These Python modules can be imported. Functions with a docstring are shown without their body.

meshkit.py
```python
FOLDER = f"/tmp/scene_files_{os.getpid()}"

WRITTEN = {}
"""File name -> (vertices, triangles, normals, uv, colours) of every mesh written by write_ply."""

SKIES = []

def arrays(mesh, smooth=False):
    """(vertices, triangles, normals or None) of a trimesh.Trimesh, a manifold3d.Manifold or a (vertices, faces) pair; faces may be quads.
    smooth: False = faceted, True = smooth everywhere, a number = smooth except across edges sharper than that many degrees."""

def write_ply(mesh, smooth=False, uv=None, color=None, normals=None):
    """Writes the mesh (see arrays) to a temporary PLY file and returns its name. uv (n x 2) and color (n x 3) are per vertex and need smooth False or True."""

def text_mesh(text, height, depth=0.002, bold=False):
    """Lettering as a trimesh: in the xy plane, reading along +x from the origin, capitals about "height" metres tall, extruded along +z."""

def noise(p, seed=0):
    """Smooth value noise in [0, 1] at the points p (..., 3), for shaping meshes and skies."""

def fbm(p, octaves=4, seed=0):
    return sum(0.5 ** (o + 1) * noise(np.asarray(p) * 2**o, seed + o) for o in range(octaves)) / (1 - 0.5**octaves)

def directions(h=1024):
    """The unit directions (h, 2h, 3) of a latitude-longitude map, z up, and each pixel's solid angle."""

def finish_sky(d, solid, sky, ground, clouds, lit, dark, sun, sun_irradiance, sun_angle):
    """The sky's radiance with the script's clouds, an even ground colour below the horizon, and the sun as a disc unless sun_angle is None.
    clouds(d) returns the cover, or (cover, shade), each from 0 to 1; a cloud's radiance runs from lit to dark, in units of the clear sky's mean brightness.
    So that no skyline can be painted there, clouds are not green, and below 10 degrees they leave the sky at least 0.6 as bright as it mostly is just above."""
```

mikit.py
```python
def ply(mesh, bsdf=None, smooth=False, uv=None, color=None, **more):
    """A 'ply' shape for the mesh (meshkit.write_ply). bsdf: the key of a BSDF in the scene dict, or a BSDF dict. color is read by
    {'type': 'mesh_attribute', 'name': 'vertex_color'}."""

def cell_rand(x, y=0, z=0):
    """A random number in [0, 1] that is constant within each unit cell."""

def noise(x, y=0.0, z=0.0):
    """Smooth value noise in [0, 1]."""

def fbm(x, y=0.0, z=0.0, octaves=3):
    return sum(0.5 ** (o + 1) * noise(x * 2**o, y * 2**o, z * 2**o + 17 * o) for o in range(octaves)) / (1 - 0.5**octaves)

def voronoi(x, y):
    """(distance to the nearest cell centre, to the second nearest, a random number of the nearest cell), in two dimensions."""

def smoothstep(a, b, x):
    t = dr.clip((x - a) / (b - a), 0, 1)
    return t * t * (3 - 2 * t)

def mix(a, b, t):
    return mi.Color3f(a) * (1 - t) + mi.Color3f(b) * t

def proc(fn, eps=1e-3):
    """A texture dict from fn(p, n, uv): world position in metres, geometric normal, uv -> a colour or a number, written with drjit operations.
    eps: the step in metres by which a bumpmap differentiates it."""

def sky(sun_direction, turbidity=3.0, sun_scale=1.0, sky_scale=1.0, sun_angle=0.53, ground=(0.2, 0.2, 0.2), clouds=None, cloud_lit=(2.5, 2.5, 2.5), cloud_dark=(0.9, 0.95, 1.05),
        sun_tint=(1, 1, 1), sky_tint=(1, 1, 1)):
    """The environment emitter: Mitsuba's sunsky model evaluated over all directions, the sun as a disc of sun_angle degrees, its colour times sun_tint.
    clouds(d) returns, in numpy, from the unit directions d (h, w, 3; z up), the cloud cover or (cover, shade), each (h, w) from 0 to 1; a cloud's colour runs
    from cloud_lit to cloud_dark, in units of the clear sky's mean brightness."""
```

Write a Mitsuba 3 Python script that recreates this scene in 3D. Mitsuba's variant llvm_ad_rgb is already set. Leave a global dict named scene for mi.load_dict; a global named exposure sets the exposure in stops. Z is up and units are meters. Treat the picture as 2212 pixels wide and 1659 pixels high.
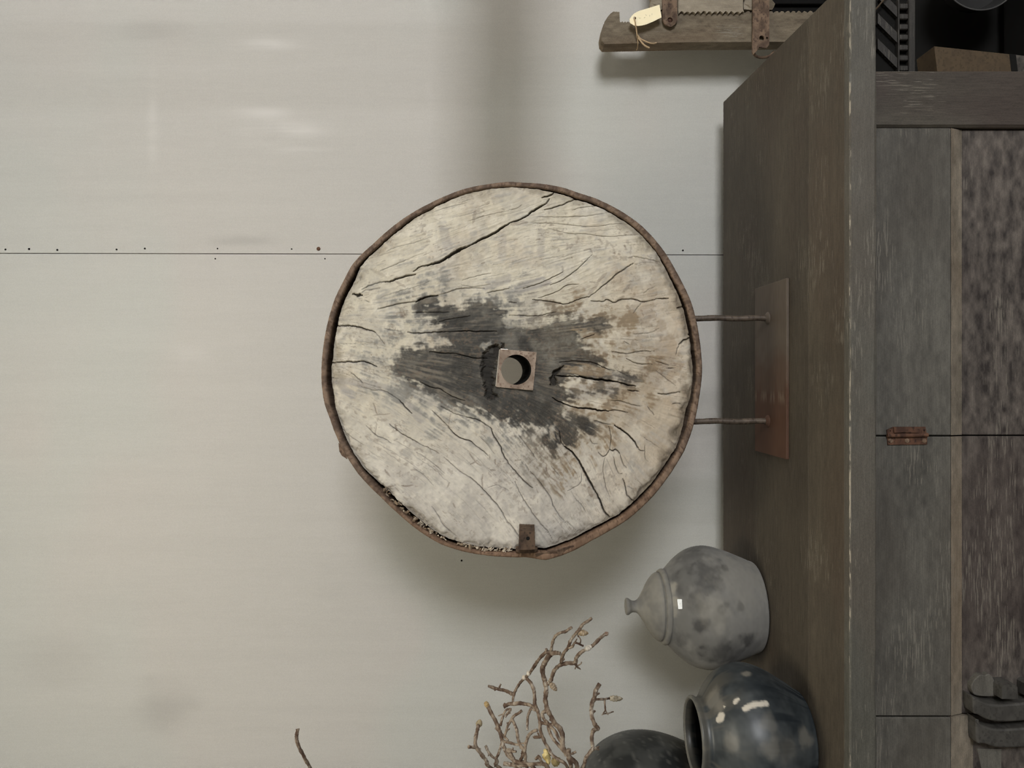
import math
import numpy as np, trimesh, drjit as dr, mitsuba as mi, mikit, meshkit
from scipy import ndimage as ndi
from shapely.geometry import Polygon, Point
from mikit import noise, fbm, smoothstep, mix

T = mi.ScalarTransform4f
rng = np.random.default_rng(7)
scene, labels = {}, {}

# ------------------------------------------------------------------ camera, lights, exposure
U0, V0, F, ZC = 1060.0, 818.0, 1650.0, 1.55     # the photograph lies on its side: its left is up in the room
WALL = 1.56
scene['camera'] = {'type': 'perspective', 'fov': math.degrees(2 * math.atan(1106 / F)), 'fov_axis': 'x', 'near_clip': 0.02, 'far_clip': 50.0,
    'principal_point_offset_x': (1106 - U0) / 2212, 'principal_point_offset_y': (829.5 - V0) / 1659,
    'to_world': T().look_at(origin=[0, 0, ZC], target=[0, 1, ZC], up=[1, 0, 0])}
WINDOW_LIGHT = [15.6, 15.9, 16.5]
LAMP_LIGHT = [6.0, 5.55, 4.5]
exposure = 1.0


def X(v, d): return -(v - V0) * d / F
def Z(u, d): return ZC - (u - U0) * d / F
def P(u, v, d): return np.array([X(v, d), d, Z(u, d)])
def lin(*c):
    c = np.asarray(c, float) / 255
    return np.where(c < 0.04045, c / 12.92, ((c + 0.055) / 1.055) ** 2.4)


# ------------------------------------------------------------------ helpers
def key_for(name):
    if name not in scene and name not in labels and not any(k.startswith(name + '__') for k in scene):
        return name
    i = 1
    while f'{name}_{i:03d}' in scene or f'{name}_{i:03d}' in labels or any(k.startswith(f'{name}_{i:03d}__') for k in scene):
        i += 1
    return f'{name}_{i:03d}'


def thing(name, label, cat, group=None):
    k = key_for(name)
    labels[k] = {'label': label, 'category': cat}
    if group:
        labels[k]['group'] = group
    return k


def obj(name, mesh, bsdf, parent=None, smooth=False, color=None, label=None, kind=None):
    k = key_for(f'{parent}__{name}' if parent else name)
    scene[k] = mikit.ply(mesh, bsdf, smooth=True if color is not None and smooth else smooth, color=color)
    if label or kind:
        labels[k] = {}
        if label: labels[k]['label'] = label
        if kind: labels[k]['kind'] = kind
    return k


def box(x0, x1, y0, y1, z0, z1, c=0.002):
    c = min(c, (x1 - x0) / 3, (y1 - y0) / 3, (z1 - z0) / 3)
    pts = []
    for sx in (0, 1):
        for sy in (0, 1):
            for sz in (0, 1):
                q = np.array([x1 if sx else x0, y1 if sy else y0, z1 if sz else z0])
                s = np.array([-1 if sx else 1, -1 if sy else 1, -1 if sz else 1]) * c
                for a in range(3):
                    m = np.ones(3); m[a] = 0
                    pts.append(q + s * m)
    return trimesh.convex.convex_hull(np.array(pts))


def hull(pts): return trimesh.convex.convex_hull(np.asarray(pts, float))


def prism(poly, d0, d1):
    """A polygon of (x, z) points extruded in depth from d0 to d1."""
    if not isinstance(poly, Polygon): poly = Polygon(poly)
    m = trimesh.creation.extrude_polygon(poly.buffer(0), d1 - d0, engine='earcut')
    v = m.vertices
    return trimesh.Trimesh(np.stack([v[:, 0], d0 + v[:, 2], v[:, 1]], 1), m.faces[:, ::-1], process=False)


def pprism(pts, d, thick, holes=()):
    """prism whose front outline is given in photograph pixels at depth d; holes: (u, v, radius px)."""
    poly = Polygon([(X(v, d), Z(u, d)) for u, v in pts]).buffer(0)
    for u, v, r in holes:
        poly = poly.difference(Point(X(v, d), Z(u, d)).buffer(r * d / F))
    return prism(poly, d, d + thick)


def cat_rom(p, n):
    p = np.asarray(p, float)
    if len(p) < 3:
        t = np.linspace(0, 1, n)[:, None]
        return p[0] * (1 - t) + p[-1] * t
    q = np.vstack([2 * p[0] - p[1], p, 2 * p[-1] - p[-2]])
    out = []
    per = max(2, n // (len(p) - 1))
    for i in range(1, len(q) - 2):
        t = np.linspace(0, 1, per, endpoint=False)[:, None]
        a, b, c, d = q[i - 1], q[i], q[i + 1], q[i + 2]
        out.append(0.5 * (2 * b + (c - a) * t + (2 * a - 5 * b + 4 * c - d) * t ** 2 + (3 * b - a - 3 * c + d) * t ** 3))
    return np.vstack(out + [p[-1:]])


def tube(p, r, sides=10, cap=True):
    p = np.asarray(p, float); r = np.broadcast_to(r, (len(p),)).astype(float)
    t = np.gradient(p, axis=0); t /= np.linalg.norm(t, axis=1, keepdims=True) + 1e-12
    a = np.cross(t[0], [0.3, 0.2, 0.93]); a /= np.linalg.norm(a)
    frames = []
    for i in range(len(p)):
        a = a - t[i] * (a @ t[i]); a /= np.linalg.norm(a) + 1e-12
        frames.append((a.copy(), np.cross(t[i], a)))
    ang = np.arange(sides) * 2 * np.pi / sides
    v = np.array([p[i] + r[i] * (np.cos(ang)[:, None] * f[0] + np.sin(ang)[:, None] * f[1]) for i, f in enumerate(frames)]).reshape(-1, 3)
    fs = []
    for i in range(len(p) - 1):
        for j in range(sides):
            k = (j + 1) % sides
            fs += [[i * sides + j, i * sides + k, (i + 1) * sides + k], [i * sides + j, (i + 1) * sides + k, (i + 1) * sides + j]]
    if cap:
        n = len(v); v = np.vstack([v, p[:1], p[-1:]]); e = (len(p) - 1) * sides
        for j in range(sides):
            k = (j + 1) % sides
            fs += [[n, k, j], [n + 1, e + j, e + k]]
    return trimesh.Trimesh(v, np.array(fs), process=False)


def lathe(profile, cx, cy, z0, n=160):
    """profile: (radius, height) rows, from the outside bottom upwards."""
    pr = np.asarray(profile, float)
    ang = np.arange(n) * 2 * np.pi / n
    v = np.stack([cx + pr[:, :1] * np.cos(ang), cy + pr[:, :1] * np.sin(ang), z0 + pr[:, 1:] + 0 * ang], -1).reshape(-1, 3)
    i, j = np.meshgrid(np.arange(len(pr) - 1), np.arange(n), indexing='ij'); k = (j + 1) % n
    a, b, c, d = i * n + j, i * n + k, (i + 1) * n + k, (i + 1) * n + j
    f = np.vstack([np.stack([a, b, c], -1).reshape(-1, 3), np.stack([a, c, d], -1).reshape(-1, 3)])
    return trimesh.Trimesh(v, f, process=False)


def dense(pts, n):
    """A smooth profile through the points, n rows."""
    pts = np.asarray(pts, float)
    c = cat_rom(pts, n)
    c[:, 0] = np.maximum(c[:, 0], 1e-4)
    return c


def on_lathe(u, v, cx, cy, z0, pts):
    """Where the ray through a pixel meets the lathe."""
    pts = np.asarray(pts, float); o = np.argsort(pts[:, 1])
    for d in np.linspace(cy - 0.25, cy + 0.1, 1500):
        q = P(u, v, d); h = q[2] - z0
        if 0 <= h <= pts[:, 1].max() and math.hypot(q[0] - cx, q[1] - cy) <= np.interp(h, pts[o, 1], pts[o, 0]):
            return q
    return P(u, v, cy)


def ss(a, b, x):
    t = np.clip((x - a) / (b - a), 0, 1)
    return t * t * (3 - 2 * t)


def nmix(a, b, t): return np.asarray(a) * (1 - t[..., None]) + np.asarray(b) * t[..., None]
def nf(p, s, o=4, seed=0): return meshkit.fbm(np.asarray(p) * s, o, seed)


# ------------------------------------------------------------------ materials
def prin(color, rough=0.6, metallic=0.0, **kw):
    tex = color if isinstance(color, dict) else {'type': 'rgb', 'value': [float(c) for c in color]}
    return {'type': 'twosided', 'b': {'type': 'principled', 'base_color': tex, 'roughness': rough, 'metallic': metallic, **kw}}


VC = {'type': 'mesh_attribute', 'name': 'vertex_color'}
scene['m_vertex_matte'] = prin(VC, 0.8, specular=0.25)
scene['m_vertex_satin'] = prin(VC, 0.5, specular=0.4)
scene['m_vertex_glaze'] = prin(VC, 0.4, specular=0.45)
scene['m_plaster'] = prin(lin(182, 182, 178), 0.9)
scene['m_ceiling'] = prin(lin(205, 200, 190), 0.9)
scene['m_floor'] = prin(lin(118, 112, 104), 0.6)
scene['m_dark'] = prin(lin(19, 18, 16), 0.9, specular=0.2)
scene['m_frame'] = prin(lin(190, 186, 176), 0.6)
scene['m_joint_dark'] = prin(lin(42, 40, 38), 0.8)

SMEARS = [(575, 92, 55, 11, .8), (570, 243, 50, 11, .75), (625, 283, 75, 17, 1.0), (330, 300, 12, 60, .35), (410, 765, 45, 25, .30), (640, 325, 60, 10, .5), (330, 220, 10, 70, .3), (600, 100, 50, 8, .4)]
SMUDGE = [(530, 520, 60, 10, .5), (355, 1530, 50, 40, .5), (330, 70, 60, 18, .3), (120, 1420, 90, 70, .25), (900, 1250, 140, 60, .15)]


WALL_A, WALL_B = ([float(q) for q in lin(*c)] for c in ((191, 190, 183), (193, 189, 182)))


def wall_color(p, n, uv):
    x, z = p.x, p.z
    a = fbm(x * 3.1 + 7, z * 1.3 + 3, p.y, 4)
    brush = fbm(x * 46, z * 2.2, 3.3, 4)
    fine = noise(x * 420, z * 30, 1.0)
    grain = noise(x * 900, z * 900, 2.0)
    hue = fbm(x * 1.9 + 31, z * 2.6 + 11, 5.0, 3)
    c = mix(mi.Color3f(*WALL_A), mi.Color3f(*WALL_B), smoothstep(0.42, 0.62, hue))
    c = c * (0.90 + 0.12 * a + 0.06 * (brush - 0.5) + 0.02 * (fine - 0.5) + 0.07 * (grain - 0.5))
    wob = (fbm(x * 18, z * 9, 8.0, 3) - 0.5)
    for u, v, su, sv, s in SMEARS:
        dx = (x - float(X(v, WALL))) / float(sv * WALL / F); dz = (z - float(Z(u, WALL))) / float(su * WALL / F)
        m = dr.exp(-(dr.square(dx) + dr.square(dz)) * (1 + 2.0 * wob)) * s * smoothstep(0.25, 0.6, brush + 0.5 * wob)
        c = mix(c, mi.Color3f(*[float(q) for q in lin(216, 212, 206)]), dr.clip(m * 0.75, 0, 1))
    for u, v, su, sv, s in SMUDGE:
        dx = (x - float(X(v, WALL))) / float(sv * WALL / F); dz = (z - float(Z(u, WALL))) / float(su * WALL / F)
        c = c * (1 - 0.28 * s * dr.exp(-(dr.square(dx) + dr.square(dz)) * (1 + 2 * wob)))
    return c


scene['m_wall'] = prin(mikit.proc(wall_color), 0.85, specular=0.2)


def wood_fn(dark, light, along, chip=0.5, scale=1.0, warm=(60, 46, 36), warm_amount=0.5, cut=0.60, mottle=0.3):
    dark, light, warm = (tuple(float(q) for q in lin(*c)) for c in (dark, light, warm))
    pale = tuple(float(q) for q in lin(132, 126, 115))

    def fn(p, n, uv):
        l, a, b = (p.x, p.y, p.z) if along == 'x' else (p.z, p.y, p.x)
        g = fbm(l * 4 * scale, a * 70, b * 70, 4)
        blot = fbm(l * 8 * scale + 3, a * 12 + 1, b * 12 + 5, 4)
        mot = fbm(l * 75 + 2, a * 120, b * 120 + 6, 4)
        fine = noise(l * 70, a * 650, b * 650)
        grit = noise(l * 700, a * 900, b * 900)
        t = 0.5 * g + 0.8 * blot - 0.18 + mottle * 2.4 * (mot - 0.5)
        c = mix(mi.Color3f(*dark), mi.Color3f(*light), dr.clip(t, 0, 1.25))
        w = fbm(l * 4 + 9, a * 8, b * 8 + 2, 3)
        c = mix(c, mi.Color3f(*warm), warm_amount * smoothstep(0.45, 0.7, w))
        c = c * (0.76 + 0.28 * fine + 0.30 * grit)
        fleck = fbm(l * 60, a * 620, b * 620, 3)
        where = smoothstep(0.36, 0.72, fbm(l * 12 + 5, a * 18, b * 18 + 8, 4))
        k = smoothstep(cut, cut + 0.14, fleck * 0.8 + 0.2 * where) * (0.2 + 0.8 * where)
        return mix(c, mi.Color3f(*pale), dr.clip(k * chip, 0, 1))
    return fn


scene['m_top'] = prin(mikit.proc(wood_fn((54, 48, 41), (80, 73, 62), 'x', 0.25, warm=(64, 54, 46), mottle=0.12)), 0.62, specular=0.3)
scene['m_top_front'] = prin(mikit.proc(wood_fn((62, 56, 48), (92, 84, 72), 'x', 0.35, warm=(72, 61, 51), mottle=0.15)), 0.62, specular=0.3)
scene['m_rail'] = prin(mikit.proc(wood_fn((62, 60, 56), (100, 97, 90), 'x', 0.42, warm=(62, 57, 51), warm_amount=0.5, mottle=0.3)), 0.66, specular=0.3)
scene['m_post'] = prin(mikit.proc(wood_fn((50, 46, 40), (76, 71, 63), 'z', 0.35, warm=(60, 50, 46), warm_amount=0.6, mottle=0.25)), 0.66, specular=0.3)
scene['m_panel'] = prin(mikit.proc(wood_fn((44, 39, 37), (94, 87, 81), 'x', 0.38, 2.0, warm=(58, 49, 46), warm_amount=0.55, cut=0.60, mottle=0.65)), 0.7, specular=0.3)
scene['m_bevel'] = prin(mikit.proc(wood_fn((82, 76, 67), (134, 124, 110), 'x', 0.4, warm=(112, 96, 78), warm_amount=0.5, mottle=0.5)), 0.66, specular=0.3)  # worn paler wood, with light on the ledge added to its colour
scene['m_saw'] = prin(mikit.proc(wood_fn((66, 57, 46), (128, 117, 100), 'z', 0.6, warm=(98, 76, 56), warm_amount=0.6, mottle=0.35)), 0.8, specular=0.2)
scene['m_pale'] = prin(mikit.proc(wood_fn((112, 102, 88), (160, 150, 133), 'z', 0.3, warm=(130, 114, 96), warm_amount=0.4, mottle=0.3)), 0.85, specular=0.2)

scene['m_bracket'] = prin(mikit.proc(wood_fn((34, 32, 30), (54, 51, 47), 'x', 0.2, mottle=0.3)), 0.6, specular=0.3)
# edge strip of the cabinet top: grey, with pale chips along both worn edges
EDGE_Z = Z(1836, 0.970)
_top = wood_fn((66, 65, 59), (96, 94, 87), 'x', 0.5, warm=(78, 70, 62), warm_amount=0.5, mottle=0.2)


def strip_color(p, n, uv):
    c = _top(p, n, uv)
    w = fbm(p.x * 70, p.z * 260, p.y * 260, 4) * 0.65 + 0.35 * fbm(p.x * 7 + 5, 2.0, 9.0, 3)
    near = dr.exp(-(dr.abs(p.z - float(EDGE_Z)) + dr.abs(p.y - 0.9708)) * 520)
    k = smoothstep(0.50, 0.60, w) * smoothstep(0.2, 0.75, near)
    return mix(c, mi.Color3f(*[float(q) for q in lin(168, 159, 142)]), dr.clip(k * 0.9, 0, 1))


scene['m_strip'] = prin(mikit.proc(strip_color), 0.6, specular=0.35)


def rust_fn(a, b, c3):
    a, b, c3 = (tuple(float(q) for q in lin(*c)) for c in (a, b, c3))

    def fn(p, n, uv):
        t = fbm(p.x * 90, p.y * 90, p.z * 90, 4)
        s = fbm(p.x * 260 + 3, p.y * 260, p.z * 260, 3)
        c = mix(mi.Color3f(*a), mi.Color3f(*b), smoothstep(0.3, 0.68, t))
        return mix(c, mi.Color3f(*c3), 0.8 * smoothstep(0.52, 0.72, s))
    return fn


scene['m_rust'] = prin(mikit.proc(rust_fn((80, 64, 52), (116, 96, 79), (62, 47, 38))), 0.8, 0.0, specular=0.3)
scene['m_rust_red'] = prin(mikit.proc(rust_fn((62, 42, 33), (94, 66, 50), (42, 30, 26))), 0.8, 0.0, specular=0.3)
scene['m_iron'] = prin(mikit.proc(rust_fn((56, 54, 51), (68, 66, 62), (50, 48, 45))), 0.55, 0.0, specular=0.45)
scene['m_rod'] = prin(mikit.proc(rust_fn((76, 66, 56), (98, 86, 74), (58, 48, 42))), 0.55, 0.2)


def stand_color(p, n, uv):
    t = (p.x - float(X(985, 1.25))) / float(X(610, 1.25) - X(985, 1.25))      # 0 at the left end of the plate, 1 at the right
    w = fbm(p.x * 30, p.y * 30, p.z * 30, 4)
    s = noise(p.x * 70, p.y * 500, p.z * 500)
    g = fbm(p.x * 14, p.y * 160, 2.0, 3)
    red = smoothstep(0.40, 0.33, t + 0.16 * (g - 0.5))
    orange = smoothstep(0.64, 0.46, t + 0.25 * (w - 0.5))
    c = mix(mi.Color3f(*[float(q) for q in lin(86, 76, 66)]), mi.Color3f(*[float(q) for q in lin(80, 62, 50)]), orange)
    c = mix(c, mi.Color3f(*[float(q) for q in lin(76, 52, 39)]), red)
    pale = smoothstep(0.05, 0.0, dr.abs(t - 0.34)) * smoothstep(0.5, 0.6, g) * 0.5
    c = mix(c, mi.Color3f(*[float(q) for q in lin(112, 98, 84)]), pale)
    return c * (0.82 + 0.2 * w + 0.16 * s)


scene['m_stand'] = prin(mikit.proc(stand_color), 0.6, specular=0.35)

# ------------------------------------------------------------------ the room
RX0, RX1, RY0, RH = -2.6, 4.3, -3.0, 3.0
SX0, SX1 = X(547, WALL), X(550.6, WALL)          # the joint between the wall's two boards, a hair out of plumb
gap = 0.0008
zt, zb = Z(0, WALL), Z(1552, WALL)
sx = lambda z: SX0 + (SX1 - SX0) * (zt - z) / (zt - zb)
wall = 'wall_back'
labels[wall] = {'label': 'painted grey board wall behind the wheel', 'kind': 'structure'}
obj('panel', prism([(RX0, 0), (sx(0) - gap, 0), (sx(RH) - gap, RH), (RX0, RH)], WALL, WALL + 0.02), 'm_wall', wall)
obj('panel', prism([(sx(0) + gap, 0), (RX1, 0), (RX1, RH), (sx(RH) + gap, RH)], WALL, WALL + 0.02), 'm_wall', wall)
obj('backing', box(RX0, RX1, WALL + 0.0205, WALL + 0.06, 0, RH), 'm_dark', wall)
screw = lathe(dense([(0.0001, 0.0022), (0.0022, 0.002), (0.0038, 0.0008), (0.004, 0.0)], 12), 0, 0, 0, 20)
screw.vertices = np.stack([screw.vertices[:, 0], -screw.vertices[:, 2], screw.vertices[:, 1]], 1) + P(688, 537.5, WALL)
obj('screw', screw, 'm_rust_red', wall, smooth=40, label='rusty screw head')
for u, v, r in ((12, 539, .0018), (63, 538, .0022), (124, 540, .002), (252, 539, .0018), (313, 537, .0018), (470, 537, .0015), (630, 538, .0015), (702, 559, .0014), (465, 559, .0014), (1475, 541, .0018), (997, 1211, .0018)):
    n_ = tube([P(u, v, WALL) + (0, 0.001, 0), P(u, v, WALL) - (0, 0.0008, 0)], r, 8)
    obj('nail', n_, 'm_dark', wall)
obj('floor', box(RX0, RX1, RY0, WALL, -0.05, 0), 'm_floor'); labels['floor'] = {'kind': 'structure', 'label': 'dark wooden floor'}
obj('ceiling', box(RX0, RX1, RY0, WALL, RH, RH + 0.05), 'm_ceiling'); labels['ceiling'] = {'kind': 'structure', 'label': 'pale ceiling'}
obj('wall_left', box(RX0 - 0.05, RX0, RY0, WALL, 0, RH), 'm_plaster'); labels['wall_left'] = {'kind': 'structure', 'label': 'plain plastered side wall'}
obj('wall_right', box(RX1, RX1 + 0.05, RY0, WALL, 0, RH), 'm_plaster'); labels['wall_right'] = {'kind': 'structure', 'label': 'plain plastered side wall'}
WX0, WX1, WZ0, WZ1 = 1.68, 3.08, 1.02, 2.38
labels['wall_front'] = {'kind': 'structure', 'label': 'plastered wall with the window'}
for k, b in enumerate((box(RX0, WX0, RY0 - 0.05, RY0, 0, RH), box(WX1, RX1, RY0 - 0.05, RY0, 0, RH), box(WX0, WX1, RY0 - 0.05, RY0, 0, WZ0), box(WX0, WX1, RY0 - 0.05, RY0, WZ1, RH))):
    obj('section', b, 'm_plaster', 'wall_front')
labels['window_1'] = {'kind': 'structure', 'label': 'window letting in overcast daylight'}
for b in (box(WX0, WX0 + .05, RY0 - .04, RY0 + .02, WZ0, WZ1), box(WX1 - .05, WX1, RY0 - .04, RY0 + .02, WZ0, WZ1), box(WX0, WX1, RY0 - .04, RY0 + .02, WZ0, WZ0 + .05),
          box(WX0, WX1, RY0 - .04, RY0 + .02, WZ1 - .05, WZ1), box((WX0 + WX1) / 2 - .02, (WX0 + WX1) / 2 + .02, RY0 - .04, RY0 + .02, WZ0, WZ1)):
    obj('frame', b, 'm_frame', 'window_1')
pane = trimesh.Trimesh([[WX0, RY0 - .03, WZ0], [WX1, RY0 - .03, WZ0], [WX1, RY0 - .03, WZ1], [WX0, RY0 - .03, WZ1]], [[0, 2, 1], [0, 3, 2]], process=False)
kp = obj('pane', pane, 'm_frame', 'window_1')
scene[kp]['emitter'] = {'type': 'area', 'radiance': {'type': 'rgb', 'value': WINDOW_LIGHT}}
lamp = thing('ceiling_lamp', 'square warm ceiling lamp above the wheel', 'lamp')
LX, LY, LS = -0.35, 0.5, 0.30
obj('housing', box(LX - LS, LX + LS, LY - LS, LY + LS, RH - 0.06, RH - 0.001, 0.01), 'm_frame', lamp)
dif = trimesh.Trimesh([[LX - .28, LY - .28, RH - .0605], [LX + .28, LY - .28, RH - .0605], [LX + .28, LY + .28, RH - .0605], [LX - .28, LY + .28, RH - .0605]], [[0, 2, 1], [0, 3, 2]], process=False)
kd = obj('diffuser', dif, 'm_frame', lamp)
scene[kd]['emitter'] = {'type': 'area', 'radiance': {'type': 'rgb', 'value': LAMP_LIGHT}}
# added unseen beam on ropes, placed to cast a soft shadow band
beam = thing('hanging_beam', 'added round beam on two ropes, out of view right of the wheel, placed for its shadow', 'beam')
bpts = np.linspace([0.57, 1.0, 1.544], [1.9, 1.0, 1.544], 40); bpts[:, 2] += 0.004 * np.sin(np.arange(40) * 0.5)
obj('pole', tube(bpts, 0.058 + 0.004 * np.sin(np.arange(40) * 0.9), 24), 'm_top', beam, smooth=40)
for x_ in (0.85, 1.7):
    obj('rope', tube([[x_, 1.0, 1.55], [x_, 1.0, RH - .0005]], 0.006, 8), 'm_rod', beam, smooth=40)

# ------------------------------------------------------------------ the cabinet
ZT = Z(1836, 0.970)                                # cabinet top
cab = thing('cabinet', 'dark weathered wooden cabinet carrying the wheel and the jars', 'cabinet')
XL, XR0, XR1 = -1.40, 0.542, 0.510                  # right end narrows slightly to the front
DJ1, DJ2, DF, DB = (ZT - ZC) * -F / (1634 - U0), (ZT - ZC) * -F / (1746 - U0), 0.970, 1.4985
THK = 57.5 * 0.970 / F
xr = lambda d: XR1 + (XR0 - XR1) * (d - DF) / (DB - DF)


def board(d0, d1, rough0=0.0, seed=0):
    """A board of the top from depth d0 (front) to d1, its front edge worn uneven."""
    xs = np.linspace(XL, xr(d0), 700)
    n = (nf(np.stack([xs, xs * 0, xs * 0 + seed], 1), 9, 4) - 0.5) * rough0
    n2 = (nf(np.stack([xs, xs * 0 + 4, xs * 0 + seed], 1), 26, 4) - 0.5) * rough0
    c = 0.0016 if rough0 else 0.0006
    rows = []
    for i, x in enumerate(xs):
        f = i / (len(xs) - 1)
        xb = XL + (xr(d1) - XL) * f
        rows.append([[xb, d1 - 0.0004, ZT - THK], [xb, d1 - 0.0004, ZT - 0.0004], [xb, d1 - 0.0008, ZT], [x, d0 + c + abs(n[i]) * .6, ZT], [x, d0 + n2[i] * .25, ZT - c - abs(n2[i]) * .5],
                     [x, d0 + n[i] * .25, ZT - THK + c + abs(n[i]) * 1.2], [x, d0 + c, ZT - THK + n[i] * .5]])
    v = np.array(rows); m = v.shape[1]; V = v.reshape(-1, 3); fs = []
    for i in range(len(xs) - 1):
        for j in range(m):
            k = (j + 1) % m
            a, b, c_, d = i * m + j, i * m + k, (i + 1) * m + k, (i + 1) * m + j
            fs += [[a, b, c_], [a, c_, d]]
    e = (len(xs) - 1) * m
    for j in range(1, m - 1):
        fs += [[0, j + 1, j], [e, e + j, e + j + 1]]
    return trimesh.Trimesh(V, np.array(fs)[:, ::-1], process=False)


obj('top_board', board(DJ1, DB, 0, 1), 'm_top', cab)
obj('top_board', board(DJ2, DJ1, 0, 2), 'm_top', cab)
obj('top_board', board(DF + 0.016, DJ2, 0, 3), 'm_top_front', cab)
obj('top_edging', board(DF, DF + 0.016, 0.006, 4), 'm_strip', cab, label='worn grey edge of the cabinet top')
# chamfered back right corner is the rounded one seen against the wall
ZS = ZT - THK - 0.0005                             # underside of the top
DD = 0.984                                         # door face
px0, px1 = X(275.5, DD), X(153, DD)                # right post
BX0 = -1.27                                        # left end of the body
ZL = 0.30                                          # bottom of the doors
obj('post', box(px0 + .0006, px1, DD - .001, DD + .06, 0, ZS, .003), 'm_post', cab)
obj('post', box(BX0, BX0 + px1 - px0, DD - .001, DD + .06, 0, ZS, .003), 'm_post', cab)
obj('post', box(px0 + .0006, px1, DB - .06, DB, 0, ZS, .003), 'm_post', cab)
obj('post', box(BX0, BX0 + px1 - px0, DB - .06, DB, 0, ZS, .003), 'm_post', cab)
obj('side_panel', box(px1 - .03, px1 - .012, DD + .06, DB - .06, ZL - .1, ZS, .002), 'm_post', cab)
obj('side_panel', box(BX0 + .012, BX0 + .03, DD + .06, DB - .06, ZL - .1, ZS, .002), 'm_post', cab)
obj('back_panel', box(BX0 + .1, px0 - .01, DB - .03, DB - .01, ZL - .1, ZS, .002), 'm_dark', cab)
obj('bottom_board', box(BX0 + .08, px0, DD + .03, DB - .061, ZL - .03, ZL - .005, .002), 'm_dark', cab)
obj('apron', box(BX0 + .08, px0, DD, DD + .03, ZL - .09, ZL - .004, .004), 'm_rail', cab)
leaves = [(275.5, 941.0), (942.5, 1547.5), (1549.5, 2154.5)]
leaves.append((2156, BX0))
xs_leaf = [(X(b, DD), X(a, DD)) for a, b in leaves[:3]] + [(BX0 + px1 - px0 + .0006, X(2156, DD))]
zr0, zr1, zpan = Z(1894, DD), Z(2055, DD), Z(2086, DD)
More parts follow.
